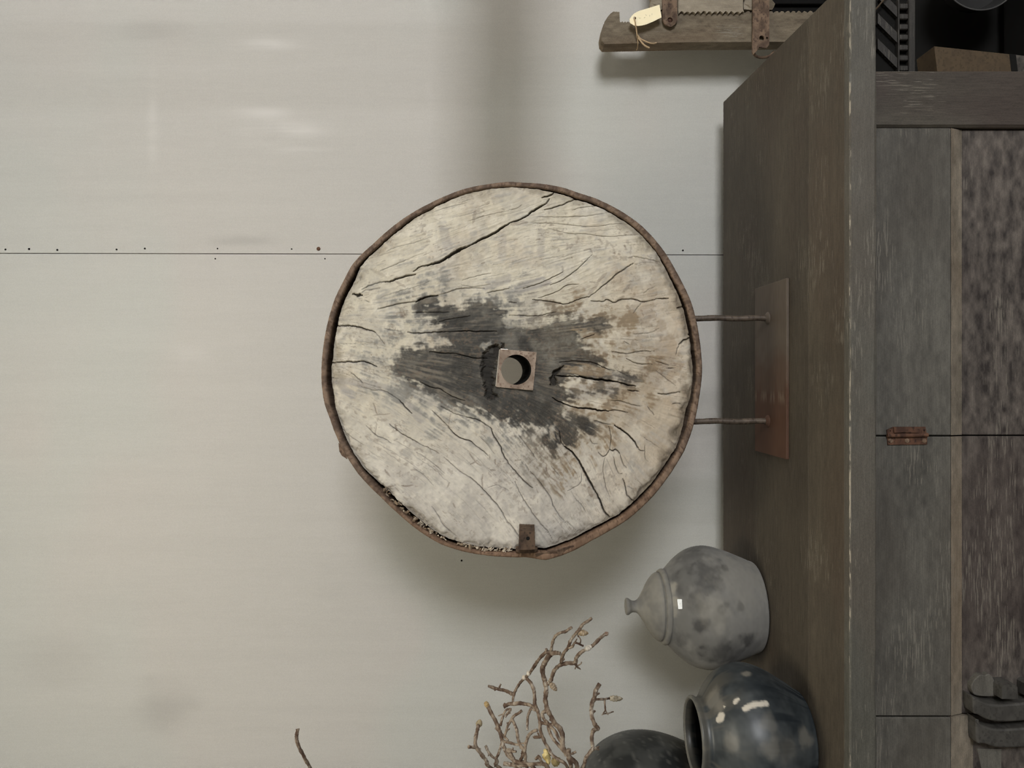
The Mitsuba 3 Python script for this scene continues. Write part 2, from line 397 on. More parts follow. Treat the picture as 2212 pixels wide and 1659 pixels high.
for i, (x0, x1) in enumerate(xs_leaf):
    dk = f'{cab}__door' if i == 0 else f'{cab}__door_{i:03d}'
    zb_ = Z(2110, DD) if i == 2 else zpan
    z1 = ZS - .0004
    obj('rail', box(x0 + .0004, x1 - .0004, DD, DD + .024, zr1, z1, .0012), 'm_rail', dk)
    # sloping moulding below the rail: wear, and top light put into the colour
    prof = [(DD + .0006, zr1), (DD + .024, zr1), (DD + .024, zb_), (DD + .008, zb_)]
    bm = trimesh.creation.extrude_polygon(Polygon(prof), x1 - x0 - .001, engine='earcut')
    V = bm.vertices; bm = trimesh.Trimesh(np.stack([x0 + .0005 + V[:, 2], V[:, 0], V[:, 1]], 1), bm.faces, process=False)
    obj('moulding', bm, 'm_bevel', dk, label='pale worn moulding with light put into its colour')
    obj('panel', box(x0 + .0004, x1 - .0004, DD + .0075, DD + .02, ZL + .08, zb_ + .0, .001), 'm_panel', dk)
    obj('rail', box(x0 + .0004, x1 - .0004, DD, DD + .024, ZL, ZL + .0795, .0012), 'm_rail', dk)
# added dark sheet behind the doors puts shade into the joints
obj('core', box(BX0 + .09, px0, DD + .0265, DD + .029, ZL, ZS - .001, .0005), 'm_joint_dark', cab)
# a plain carved bracket below the overhanging right end: board with slanting grooves, ladder of small blocks, rails
bk = f'{cab}__bracket'
DB0 = DD + .012
zq = lambda u: Z(u, DB0)
bx0, bx1 = px1 + .0005, px1 + .098
obj('board', box(bx0, bx1, DB0 + .006, DB0 + .02, zq(1976), ZS, .001), 'm_dark', bk)
for vv in (125, 70, 15):
    c0 = [(1896, vv - 42), (1938, vv), (1938, vv + 22), (1896, vv - 20)]
    c0 = [(X(v, DB0), zq(u)) for u, v in c0]
    pg = Polygon(c0).intersection(Polygon([(bx0, 0), (bx1, 0), (bx1, 3), (bx0, 3)]))
    if pg.area > 1e-6:
        obj('slanting_strip', prism(pg, DB0, DB0 + .0061), 'm_post', bk)
obj('strip', box(bx0, bx1, DB0 - .002, DB0 + .0061, zq(1942), zq(1938.5), .0006), 'm_post', bk)
obj('strip', box(bx0, bx1, DB0 - .002, DB0 + .0061, zq(1976), zq(1962), .001), 'm_post', bk)
for i in range(7):
    x = bx0 + .004 + i * .0135
    obj('block', box(x, x + .007, DB0 - .001, DB0 + .0061, zq(1961.5), zq(1942.5), .001), 'm_post', bk)
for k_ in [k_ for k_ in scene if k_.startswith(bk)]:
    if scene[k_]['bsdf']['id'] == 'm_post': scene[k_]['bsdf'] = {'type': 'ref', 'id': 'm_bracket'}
# rusty hinge over the first joint
hg = f'{cab}__hinge'
dh = DD - .0005
obj('leaf', pprism([(1917, 938), (1916, 929), (1930, 922), (1999, 922), (2002, 938)], dh - .0015, .002, [(1923, 931, 1.6), (1996, 930, 1.6)]), 'm_rust_red', hg)
obj('leaf', pprism([(1917, 943), (2003, 942), (2003, 960), (1918, 961)], dh - .0015, .002), 'm_rust_red', hg)
obj('barrel', tube(cat_rom([P(1916.5, 941, dh - .003), P(1958, 940.5, dh - .003), P(2004, 939.5, dh - .003)], 12), .0026, 12), 'm_rust_red', hg, smooth=40)
obj('knuckle', pprism([(1931, 923), (1988, 923), (1986, 935), (1950, 934), (1932, 935)], dh - .0035, .003), 'm_rust_red', hg)
for u in (1924, 1959, 1996):
    c = P(u, 952, dh - .0015)
    obj('rivet', tube([c, c - (0, .0012, 0), c - (0, .0016, 0)], [.0032, .0028, .0012], 14), 'm_rust', hg, smooth=40)
# lock: two curved bars either side of the middle joint, lug and pegs
lk = f'{cab}__lock'
ext = 2330
up = [(2102, 1505), (2114, 1511), (2135, 1519.5), (2163, 1522), (2212, 1518), (2262, 1510), (ext - 8, 1498), (ext, 1540), (2262, 1550), (2212, 1558), (2163, 1560), (2135, 1555.5), (2114, 1545), (2104, 1539.5)]
lo = [(2109, 1552), (2117, 1563), (2135, 1571), (2163, 1575), (2212, 1572), (2262, 1565), (ext, 1552), (ext - 2, 1596), (2262, 1609), (2212, 1615), (2163, 1616), (2145, 1613), (2127, 1607), (2111, 1603)]


def curved_bar(pts, d, thick, rnd, smooth=True):
    """A solid of the pixel outline at depth d with a rounded front edge."""
    q = np.array([(X(v, d), Z(u, d)) for u, v in pts])
    if smooth:
        q = cat_rom(np.vstack([q, q[:1]]), len(q) * 7)[:-1]
    poly = Polygon(q).buffer(0).buffer(rnd * .6).buffer(-rnd * .6)
    ex = poly.exterior
    n = 200
    fr = np.arange(n) / n
    o = np.array([ex.interpolate(f, normalized=True).coords[0] for f in fr])
    t = np.roll(o, -1, 0) - np.roll(o, 1, 0); t /= np.linalg.norm(t, axis=1, keepdims=True)
    nrm = np.stack([-t[:, 1], t[:, 0]], 1)
    if not poly.contains(Point(*(o[0] + nrm[0] * 1e-4))): nrm = -nrm
    rings = []
    for inset, off in ((rnd, 0), (rnd * .62, rnd * .08), (rnd * .29, rnd * .29), (rnd * .08, rnd * .62), (0, rnd), (0, thick)):
        w = o + nrm * inset
        rings.append(np.stack([w[:, 0], np.full(n, d + off), w[:, 1]], 1))
    V = np.vstack(rings + [rings[0].mean(0)[None]])
    fs = []
    for i in range(len(rings) - 1):
        for j in range(n):
            k = (j + 1) % n
            fs += [[i * n + j, i * n + k, (i + 1) * n + k], [i * n + j, (i + 1) * n + k, (i + 1) * n + j]]
    side = trimesh.Trimesh(V, fs, process=False)
    face = prism(Polygon(rings[0][:, [0, 2]]).buffer(0), d, d + .0002)
    return trimesh.util.concatenate([side, face])


obj('bar', curved_bar(up, DD - .014, .0225, .003), 'm_iron', lk, smooth=35)
obj('bar', curved_bar(lo, DD - .011, .0195, .003), 'm_iron', lk, smooth=35)
obj('lug', curved_bar([(2098, 1482), (2104, 1470), (2112, 1462), (2117, 1458), (2124, 1458.5), (2129, 1459), (2135, 1456), (2141, 1459), (2147, 1467), (2151, 1482), (2152, 1503), (2110, 1503), (2100, 1492)], DD - .0015, .0095, .0012), 'm_rail', lk, smooth=35, label='rounded wooden lug')
for u0, u1 in ((2164, 2198), (2226, 2262)):
    obj('peg', pprism([(u0, 1484), (u0 + 5, 1480), (u1 - 5, 1479), (u1, 1484), (u1 + 1, 1510), (u0, 1510)], DD - .018, .0265), 'm_iron', lk)
obj('plate', pprism([(2111, 1617), (2163, 1618), (2163, 1800), (2124, 1800), (2120, 1660)], DD + .0062, .0015), 'm_rail', lk)

# ------------------------------------------------------------------ the wheel: outline, cracks, stains
D1, DBK = 1.170, 1.275                              # front and back of the wooden disc
S = D1 / F                                         # metres per pixel on the wheel's front
WC = (1106.0, 800.0)
OUT = np.array([(1100, 392.7), (1054.7, 398), (1004, 408), (966, 422), (925.6, 441), (882.5, 465), (842, 495), (806.6, 527), (778.7, 552), (761, 572), (742, 608), (725.6, 641), (713, 679), (704, 717), (697.7, 760),
    (694.7, 800), (695.7, 833), (701.5, 873), (713, 904), (733, 956), (753, 992), (773.7, 1023), (796, 1048), (822, 1073), (862, 1111), (908, 1149), (951, 1175), (996.5, 1190), (1047, 1199), (1100, 1203),
    (1138, 1203), (1156, 1205), (1176, 1208), (1206, 1200), (1242, 1186), (1277, 1167), (1315, 1147), (1353, 1124), (1386, 1096), (1411, 1071), (1437, 1038), (1459.5, 1005), (1477, 975), (1492, 937), (1502.6, 899),
    (1510, 858), (1515, 820), (1516.5, 800), (1515, 772), (1510, 729), (1502.6, 689), (1491, 648), (1477, 618), (1459.5, 585), (1437, 547), (1414, 517), (1383.6, 486), (1353, 463.6), (1320, 444.6), (1287, 429),
    (1252, 418), (1214, 405), (1176, 398), (1130, 395)])


def polar(pts):
    d = np.asarray(pts, float) - WC
    a = np.degrees(np.arctan2(d[:, 1], d[:, 0])); r = np.hypot(*d.T)
    o = np.argsort(a)
    return a[o], r[o]


def per(a, knots):
    k = np.asarray(sorted(knots), float)
    return np.interp(a, np.r_[k[:, 0] - 360, k[:, 0], k[:, 0] + 360], np.tile(k[:, 1], 3))


oa, orr = polar(OUT)


def outer(a):
    """outer radius in px at photograph angle a (degrees, clockwise from the photograph's right)."""
    r = np.interp(a, np.r_[oa - 360, oa, oa + 360], np.tile(orr, 3))
    return r


ANG = np.linspace(-180, 180, 1440, endpoint=False)
RO = ndi.gaussian_filter1d(outer(ANG), 3, mode='wrap')
ring = lambda a, s, seed: nf(np.stack([np.cos(np.radians(a)) * s, np.sin(np.radians(a)) * s, 0 * a + seed], -1), 1, 3)
BT = per(ANG, [(-180, 12.5), (-135, 12), (-95, 10), (-60, 12), (-30, 14), (0, 12), (30, 13.5), (60, 15), (75, 17), (82, 16), (88, 11), (100, 9), (125, 10), (150, 12.5)]) + 2.5 * (ring(ANG, 9, 1) - .5)
RI = RO - BT
GAP = per(ANG, [(-180, 9.5), (-172, 9), (-160, 7), (-150, 8), (-146, 4), (-135, 2), (-120, 1.5), (-90, 1.2), (-80, 2.5), (-68, 3), (-55, 2), (-40, 2.0), (-28, 4.5), (-18, 7), (-8, 8), (0, 8), (8, 6.5), (14, 11), (22, 6), (35, 6.5),
    (45, 7), (58, 6.5), (70, 6), (80, 7), (88, 6), (100, 8), (110, 8), (120, 9), (130, 11), (138, 9), (145, 4.5), (155, 4), (165, 6), (172, 10)]) + 2.4 * (ring(ANG, 14, 5) - .5) + 2.0 * (ring(ANG, 60, 9) - .5)
RW = RI - np.maximum(GAP, 0.4)

K = 420 / 1659
O1, O2, O3, O4 = (680, 380), (1100, 380), (680, 800), (1100, 800)
# (origin, width px, depth mm, points in the enlarged view)
CR = [
 (O1, 1.5, 3, [(400, 970), (480, 930), (560, 905), (650, 900)]), (O1, 2.6, 6, [(600, 903), (650, 900), (720, 870), (800, 850), (860, 840)]), (O1, 1.6, 5, [(840, 815), (900, 775), (960, 760), (1060, 735)]),
 (O1, 4.2, 9, [(960, 762), (1060, 735), (1130, 695), (1230, 635), (1330, 590)]), (O1, 5.5, 11, [(1100, 712), (1170, 670), (1230, 635), (1290, 605)]), (O1, 3.8, 9, [(1330, 590), (1440, 530), (1540, 485), (1600, 440), (1659, 405)]),
 (O2, 2.0, 8, [(0, 400), (80, 375), (150, 340), (200, 300)]), (O2, 3.2, 8, [(170, 318), (220, 290), (260, 265), (310, 240)]), (O2, 1.6, 5, [(310, 240), (335, 215), (345, 195)]),
 (O2, 2.5, 5, [(280, 182), (340, 170), (365, 155), (380, 140)]), (O2, 1.6, 4, [(300, 285), (370, 270), (450, 245), (520, 215), (590, 192)]),
 (O2, .8, 2, [(250, 350), (500, 348), (640, 345), (740, 330), (850, 312)]), (O2, .8, 2, [(180, 398), (350, 403), (500, 415), (620, 430), (740, 432), (850, 415), (980, 405)]),
 (O2, .8, 2, [(330, 445), (500, 488), (640, 493), (760, 510), (860, 517), (960, 510), (1100, 500)]), (O2, .9, 2, [(540, 290), (620, 270), (730, 258)]),
 (O1, 1.3, 4, [(535, 1137), (640, 1110), (750, 1085), (870, 1072)]), (O1, 2.6, 6, [(860, 1074), (950, 1035), (1050, 1020)]), (O1, 1.0, 3, [(1050, 1020), (1130, 995), (1220, 965), (1330, 955), (1450, 960)]), (O1, 1.2, 3, [(1470, 995), (1560, 980), (1659, 960)]),
 (O1, 1.8, 6, [(185, 1280), (300, 1280), (380, 1290), (450, 1310), (520, 1335)]), (O1, .8, 2, [(520, 1335), (560, 1385), (600, 1440)]), (O1, 1.3, 4, [(790, 1335), (880, 1342), (980, 1335), (1100, 1330), (1180, 1330)]),
 (O1, 1.6, 4, [(1180, 1330), (1300, 1322), (1380, 1330), (1440, 1325), (1550, 1325)]), (O1, 1.7, 6, [(130, 1595), (230, 1590), (290, 1583), (330, 1590), (410, 1582), (470, 1600), (530, 1630)]),
 (O1, 1.7, 4, [(980, 1500), (1080, 1510), (1200, 1515)]), (O1, 1.3, 4, [(1200, 1515), (1280, 1535), (1370, 1555), (1470, 1555)]), (O1, .9, 2, [(590, 1300), (650, 1315), (740, 1327)]), (O1, .7, 1.5, [(190, 1435), (300, 1430), (400, 1435), (510, 1440)]),
 (O1, 1.1, 3, [(1060, 1245), (1160, 1220), (1240, 1210), (1330, 1195)]), (O1, 1.1, 3, [(830, 1165), (950, 1165), (1040, 1165), (1150, 1165)]), (O1, 3.2, 6, [(325, 1010), (360, 1016), (400, 1020)]), (O1, 5, 7, [(362, 1024), (384, 1006)]), (O1, .9, 2, [(390, 1005), (440, 975), (560, 960)]),
 (O1, .8, 2, [(1250, 930), (1350, 945), (1500, 925)]), (O1, .8, 2, [(1260, 890), (1400, 850), (1500, 830)]), (O1, .9, 2, [(560, 810), (700, 750), (800, 710)]), (O1, .7, 1.5, [(620, 640), (720, 600), (850, 570), (1000, 520)]),
 (O1, .7, 1.5, [(1000, 310), (1130, 270), (1300, 230)]), (O1, .7, 1.5, [(1380, 360), (1500, 330), (1659, 295)]), (O1, .7, 1.5, [(560, 1040), (700, 990), (850, 950), (980, 900)]), (O1, .7, 2, [(420, 1060), (480, 1080)]),
 (O2, 1.3, 4, [(200, 1055), (290, 1065), (380, 1075), (480, 1095), (540, 1075), (600, 1050), (680, 1030), (740, 990)]), (O2, 1.6, 4, [(740, 990), (800, 940), (860, 890), (920, 835), (990, 790), (1060, 745)]),
 (O2, 1.0, 3, [(250, 1040), (320, 1020), (420, 980), (500, 930), (600, 925)]), (O2, 1.2, 3, [(350, 930), (450, 890), (530, 835), (600, 780), (660, 720), (710, 670)]), (O2, 1.2, 3, [(120, 960), (220, 930), (300, 900), (380, 860), (460, 820)]),
 (O2, 1.4, 4, [(700, 1065), (800, 1070), (840, 1055), (900, 1080), (960, 1055), (1050, 1050), (1140, 1075), (1220, 1060), (1280, 1045)]), (O2, 1.8, 4, [(1270, 1048), (1310, 1046), (1360, 1045)]), (O2, .9, 2, [(1060, 1170), (1110, 1105), (1140, 1080)]),
 (O2, 2.0, 5, [(1430, 1128), (1450, 1125), (1490, 1115)]), (O2, 2.2, 5, [(1560, 1355), (1530, 1355)]), (O2, 2.0, 5, [(1545, 1378), (1490, 1405), (1450, 1435)]), (O2, .9, 3, [(1450, 1435), (1430, 1490), (1420, 1530)]),
 (O2, 1.1, 3, [(880, 1500), (1000, 1515), (1120, 1495), (1240, 1498)]), (O2, 1.1, 3, [(1000, 1560), (1090, 1600), (1220, 1608)]), (O2, 1.0, 3, [(1250, 1580), (1310, 1600), (1360, 1615)]), (O2, 1.2, 3, [(1340, 1640), (1420, 1640)]),
 (O2, 1.5, 3, [(430, 1590), (560, 1580), (700, 1590), (780, 1620), (860, 1659)]), (O2, 1.0, 3, [(610, 1395), (680, 1370), (730, 1350)]), (O2, .8, 2, [(1150, 1000), (1200, 965), (1260, 940)]), (O2, .8, 2, [(1010, 700), (1080, 690), (1180, 710), (1290, 735)]),
 (O2, 1.0, 3, [(0, 1190), (100, 1190), (230, 1195), (320, 1175), (400, 1160)]), (O2, 1.3, 3, [(0, 1075), (60, 1083)]), (O2, .8, 2, [(1060, 1350), (1200, 1340), (1280, 1300)]), (O2, .8, 2, [(980, 1410), (1030, 1440)]), (O2, .7, 2, [(0, 290), (70, 275), (110, 245)]),
 (O4, 2.2, 6, [(390, 45), (470, 50), (560, 50)]), (O4, 3.6, 9, [(560, 50), (640, 60), (720, 75), (830, 85), (930, 100)]), (O4, 2.0, 6, [(930, 100), (1010, 125), (1080, 135)]), (O4, 1.8, 5, [(370, 235), (440, 275), (560, 315)]),
 (O4, 2.6, 8, [(560, 318), (680, 326), (760, 340), (850, 345)]), (O4, 1.2, 4, [(850, 345), (910, 340), (1010, 360)]), (O4, 2.2, 7, [(900, 470), (960, 510), (1020, 555), (1070, 610), (1100, 660)]), (O4, 1.2, 3, [(1100, 660), (1120, 685), (1160, 685)]),
 (O4, 1.2, 4, [(430, 520), (440, 600), (470, 650)]), (O4, 2.6, 8, [(470, 650), (530, 690), (570, 740), (600, 780), (640, 860)]), (O4, 3.2, 9, [(600, 775), (640, 860), (690, 950), (740, 1040)]), (O4, 2.6, 9, [(740, 1040), (780, 1120), (810, 1200), (855, 1255)]),
 (O4, 1.0, 3, [(870, 260), (940, 262), (1010, 280), (1080, 300), (1140, 305)]), (O4, .9, 2, [(1180, 310), (1240, 380)]), (O4, 1.6, 4, [(1010, 168), (1050, 175), (1110, 178)]), (O4, 1.4, 4, [(1270, 200), (1330, 205), (1400, 195), (1460, 185)]),
 (O4, 1.0, 3, [(1390, 285), (1460, 283)]), (O4, 1.0, 3, [(730, 430), (800, 450), (870, 465)]), (O4, .9, 3, [(850, 480), (870, 560), (865, 620), (860, 670)]), (O4, 1.8, 4, [(860, 675), (885, 688), (910, 675), (945, 710)]),
 (O4, 1.1, 3, [(945, 710), (960, 760), (980, 810), (1000, 830)]), (O4, 1.2, 3, [(760, 700), (800, 735), (840, 710), (855, 680)]), (O4, .8, 2, [(820, 740), (800, 840), (810, 920), (830, 1000), (860, 1080)]),
 (O4, 1.0, 3, [(890, 740), (910, 820), (940, 880), (965, 880)]), (O4, 1.5, 4, [(965, 920), (990, 980), (1000, 1050), (1030, 1090), (1070, 1120)]), (O4, .9, 2, [(1010, 990), (1060, 1010)]), (O4, .8, 2, [(1160, 640), (1160, 740), (1190, 780)]),
 (O4, 1.4, 4, [(0, 800), (60, 870), (130, 950), (200, 1005)]), (O4, 1.1, 3, [(180, 860), (250, 940), (310, 1020), (350, 1080), (380, 1160), (430, 1240), (490, 1310)]),
 (O4, 1.1, 3, [(50, 950), (100, 1060), (150, 1140), (200, 1220), (270, 1310), (330, 1380), (370, 1450)]), (O4, 1.1, 3, [(0, 1300), (60, 1380), (90, 1420)]), (O4, .8, 2, [(360, 820), (430, 900)]), (O4, .9, 2, [(560, 1090), (620, 1150), (660, 1220)]),
 (O4, .8, 2, [(490, 1290), (580, 1370)]), (O4, .9, 2, [(1370, 600), (1420, 640)]), (O4, .7, 2, [(1120, 550), (1280, 660)]), (O4, .9, 2, [(690, 580), (710, 620), (760, 630)]), (O4, .8, 2, [(80, 550), (180, 680), (240, 770)]),
 (O4, .9, 2, [(1250, 0), (1340, 70), (1420, 130)]), (O4, .9, 2, [(920, 0), (1010, 45)]), (O4, .7, 2, [(140, 800), (170, 850)]), (O4, .7, 2, [(500, 1030), (560, 1000), (610, 960), (620, 880)]),
 (O3, .8, 2, [(140, 65), (200, 65)]), (O3, 1.1, 3, [(310, 20), (360, 60), (410, 105)]), (O3, 1.0, 2, [(400, 140), (500, 170), (580, 170), (660, 210), (720, 250)]), (O3, 1.9, 3, [(720, 250), (770, 310), (830, 370)]),
 (O3, 1.6, 3, [(900, 100), (960, 130), (1010, 150), (1060, 155), (1120, 190)]), (O3, 1.2, 3, [(1120, 190), (1190, 230), (1280, 260)]), (O3, 1.0, 3, [(1000, 340), (1080, 420), (1140, 480)]), (O3, 1.5, 4, [(1140, 480), (1190, 540), (1250, 580), (1320, 600), (1380, 650)]),
 (O3, 1.2, 3, [(1380, 650), (1440, 690), (1480, 730)]), (O3, .9, 2, [(1080, 310), (1200, 370), (1290, 395)]), (O3, 1.5, 3, [(1290, 398), (1380, 420), (1440, 450), (1500, 490)]), (O3, 1.8, 4, [(1500, 490), (1530, 560), (1580, 640), (1610, 720), (1659, 800)]),
 (O3, 1.1, 3, [(640, 460), (740, 540), (830, 590), (900, 630)]), (O3, .8, 2, [(900, 630), (970, 660), (1060, 710)]), (O3, .9, 2, [(440, 470), (520, 550), (560, 570), (610, 590), (650, 620)]), (O3, .7, 2, [(870, 700), (950, 750), (1030, 810), (1110, 880)]),
 (O3, .9, 2, [(1100, 740), (1180, 810), (1250, 870), (1320, 910), (1380, 960)]), (O3, 1.2, 4, [(1320, 910), (1380, 960), (1450, 1030), (1530, 1120), (1580, 1180), (1630, 1270), (1659, 1310)]), (O3, .9, 2, [(1000, 1160), (1060, 1250), (1100, 1320), (1180, 1390), (1220, 1420)]),
 (O3, .7, 1.5, [(1400, 560), (1480, 640), (1540, 720)]), (O3, .6, 1.5, [(840, 830), (940, 900), (1010, 980)]), (O3, .6, 1.5, [(1480, 1000), (1560, 980), (1659, 1030)]), (O3, .6, 1.5, [(150, 430), (300, 560), (420, 640)]),
]
# brown bruises and scratches on the face: (origin, width px, strength, points)
BR = [
 (O3, 2.2, .8, [(500, 280), (520, 340), (535, 380)]), (O3, 1.6, .6, [(530, 450), (515, 550)]), (O3, 1.8, .7, [(500, 385), (560, 378), (640, 372)]), (O3, 1.6, .6, [(600, 1000), (690, 985)]), (O3, 2.6, .8, [(740, 985), (790, 988), (840, 980)]),
 (O3, 2.2, .6, [(690, 1000), (720, 1030)]), (O3, 2.4, .8, [(1320, 705), (1350, 750), (1380, 790), (1420, 815)]), (O3, 2.6, .7, [(1330, 805), (1370, 780), (1385, 770)]), (O3, 2.6, .7, [(1432, 890), (1428, 950), (1432, 1005)]), (O3, 1.8, .6, [(1158, 375), (1150, 430), (1140, 475)]),
 (O3, 3.0, .6, [(1415, 1060), (1440, 1058)]), (O3, 2.5, .7, [(1180, 1130), (1200, 1170)]), (O3, 2.0, .7, [(1150, 960), (1130, 1000)]), (O3, 3.0, .6, [(1500, 850), (1540, 855)]), (O3, 2.6, .7, [(1540, 760), (1542, 800)]), (O3, 2.6, .6, [(1490, 720), (1495, 760)]),
 (O3, 2.6, .5, [(690, 470), (700, 520)]), (O3, 3.2, .5, [(820, 850), (870, 850)]), (O3, 3.5, .5, [(760, 1080), (790, 1110)]), (O3, 3.0, .5, [(650, 700), (690, 720)]), (O3, 3.5, .5, [(600, 850), (640, 900)]), (O3, 4.5, .5, [(420, 395), (440, 405)]), (O3, 3.5, .5, [(340, 350), (360, 370)]),
 (O4, 2.4, .7, [(290, 780), (320, 800), (318, 830), (330, 880), (360, 920), (410, 950), (435, 970)]), (O4, 2.2, .6, [(370, 1015), (410, 1040), (450, 1080), (470, 1110)]), (O4, 1.6, .5, [(385, 985), (440, 1030), (490, 1060)]), (O4, 10, .55, [(680, 1000), (700, 1050), (750, 1090)]),
 (O4, 4, .4, [(130, 1190), (150, 1220)]), (O4, 5, .3, [(210, 1220), (240, 1230)]), (O4, 3, .6, [(660, 1105), (680, 1120)]), (O4, 4, .5, [(890, 560), (920, 590)]), (O4, 3, .5, [(50, 770), (100, 765)]), (O4, 5, .5, [(150, 620), (200, 690)]),
 (O2, 6, .5, [(750, 910), (830, 830)]), (O2, 7, .45, [(680, 1010), (760, 920)]), (O2, 6.5, .35, [(560, 1140), (640, 1070)]), (O2, 3, .5, [(690, 905), (740, 912)]), (O2, 5, .45, [(980, 985), (1030, 930)]), (O2, 5, .5, [(930, 1060), (980, 1030)]), (O2, 6, .5, [(1000, 1110), (1030, 1140)]),
 (O2, 3.5, .7, [(890, 660), (910, 662)]), (O2, 3.5, .6, [(935, 665), (945, 672)]), (O2, 4, .6, [(985, 595), (990, 600)]), (O2, 2.2, .7, [(620, 730), (625, 735)]), (O2, 2.2, .7, [(535, 690), (540, 695)]), (O2, 3.5, .6, [(1125, 1150), (1135, 1155)]), (O2, 2.5, .6, [(640, 635), (690, 625), (712, 660)]),
 (O2, 4, .4, [(455, 770), (460, 810)]), (O2, 3.5, .4, [(290, 775), (310, 780)]), (O2, 3, .4, [(270, 715), (280, 715)]), (O2, 8, .4, [(90, 105), (130, 115)]), (O2, 7, .35, [(1220, 780), (1240, 800)]), (O2, 8, .5, [(20, 415), (150, 395)]),
 (O1, 2, .8, [(480, 1525), (483, 1530)]), (O1, 6, .35, [(480, 800), (610, 860)]), (O1, 5, .5, [(690, 900), (770, 945)]), (O1, 5, .5, [(840, 960), (855, 975)]), (O1, 8, .4, [(740, 1130), (760, 1210)]), (O1, 6, .4, [(280, 1120), (330, 1130)]), (O1, 9, .3, [(620, 560), (660, 590)]),
 (O1, 5, .35, [(1340, 170), (1355, 200)]), (O1, 4, .35, [(1600, 285), (1620, 290)]), (O1, 6, .4, [(1350, 400), (1370, 300)]), (O1, 8, .3, [(1040, 770), (1100, 760)]),
]
GREYBANDS = [(O3, 7, .55, [(150, 95), (280, 95), (400, 110), (500, 130), (600, 160)]), (O3, 9, .5, [(600, 150), (700, 210), (780, 290), (870, 370), (900, 410)]), (O3, 7, .45, [(220, 110), (270, 170), (320, 215)]), (O3, 12, .35, [(700, 100), (850, 180), (1000, 260)]),
    (O2, 4, .75, [(60, 960), (160, 915), (290, 880)]), (O2, 4, .7, [(100, 985), (220, 950), (340, 910)]), (O2, 5, .55, [(-30, 1000), (60, 990), (160, 960)]), (O1, 4, .6, [(1450, 960), (1540, 930), (1659, 890)]), (O1, 4, .5, [(1480, 910), (1659, 860)]), (O2, 7, .35, [(270, 470), (270, 660)]),
    (O1, 8, .3, [(1600, 520), (1600, 690)]), (O4, 5, .5, [(560, 230), (700, 220), (850, 190)]), (O4, 12, .5, [(560, 170), (700, 160), (900, 150)]), (O4, 8, .5, [(980, 70), (1080, 100)]), (O4, 10, .4, [(640, 30), (800, 50), (950, 60)]), (O1, 9, .4, [(1100, 470), (1130, 600)])]
ST = [  # dark oily stain: outer shapes in photograph px
 [(893, 648), (925, 652), (960, 648), (1000, 652), (1045, 655), (1085, 668), (1100, 690), (1180, 690), (1225, 678), (1262, 688), (1300, 690), (1322, 700), (1300, 715), (1262, 728), (1262, 745), (1285, 765), (1300, 785), (1345, 796), (1380, 806), (1376, 826),
  (1340, 828), (1280, 820), (1225, 815), (1208, 830), (1225, 845), (1255, 850), (1300, 838), (1335, 838), (1325, 850), (1262, 856), (1225, 868), (1212, 885), (1235, 895), (1270, 898), (1292, 915), (1282, 940), (1255, 930), (1240, 950), (1222, 940), (1205, 970), (1195, 990), (1183, 965), (1172, 935),
  (1140, 926), (1105, 915), (1062, 898), (1020, 880), (985, 872), (952, 852), (915, 842), (890, 828), (860, 812), (835, 792), (862, 770), (866, 748), (900, 742), (935, 752), (965, 738), (950, 712), (930, 690), (905, 672)],
 [(1220, 900), (1242, 905), (1250, 930), (1236, 958), (1222, 975), (1212, 950)],
]
LIGHTSPOTS = [[(1080, 690), (1120, 668), (1170, 672), (1190, 700), (1150, 712), (1095, 706)], [(1222, 796), (1262, 788), (1310, 796), (1352, 812), (1300, 812), (1250, 808)], [(1246, 886), (1330, 884), (1395, 890), (1310, 900), (1250, 896)],
    [(1040, 742), (1060, 738), (1062, 760), (1045, 765)], [(1185, 920), (1200, 915), (1198, 955), (1188, 950)], [(1240, 712), (1280, 715), (1300, 735), (1262, 735)]]

RES = 1.5                                          # raster cells per px in the wheel's own plane
u_lo, v_lo, u_hi, v_hi = 686, 384, 1526, 1218
NU, NV = int((u_hi - u_lo) * RES), int((v_hi - v_lo) * RES)
UU, VV = np.meshgrid(u_lo + (np.arange(NU) + .5) / RES, v_lo + (np.arange(NV) + .5) / RES)


def poly_pts(o, pts, jag=0.0, seed=0):
    p = np.asarray(pts, float) * K + o
    n = max(6, int(np.hypot(*np.diff(p, axis=0).T).sum() / 3.0))
    c = cat_rom(p, n)
    if jag:
        j = np.stack([meshkit.fbm(np.stack([c[:, 0] * .22, c[:, 1] * .22, np.full(len(c), seed * 3.1 + s)], 1), 3) - .5 for s in (0, 50)], 1)
        c = c + j * jag
    return c


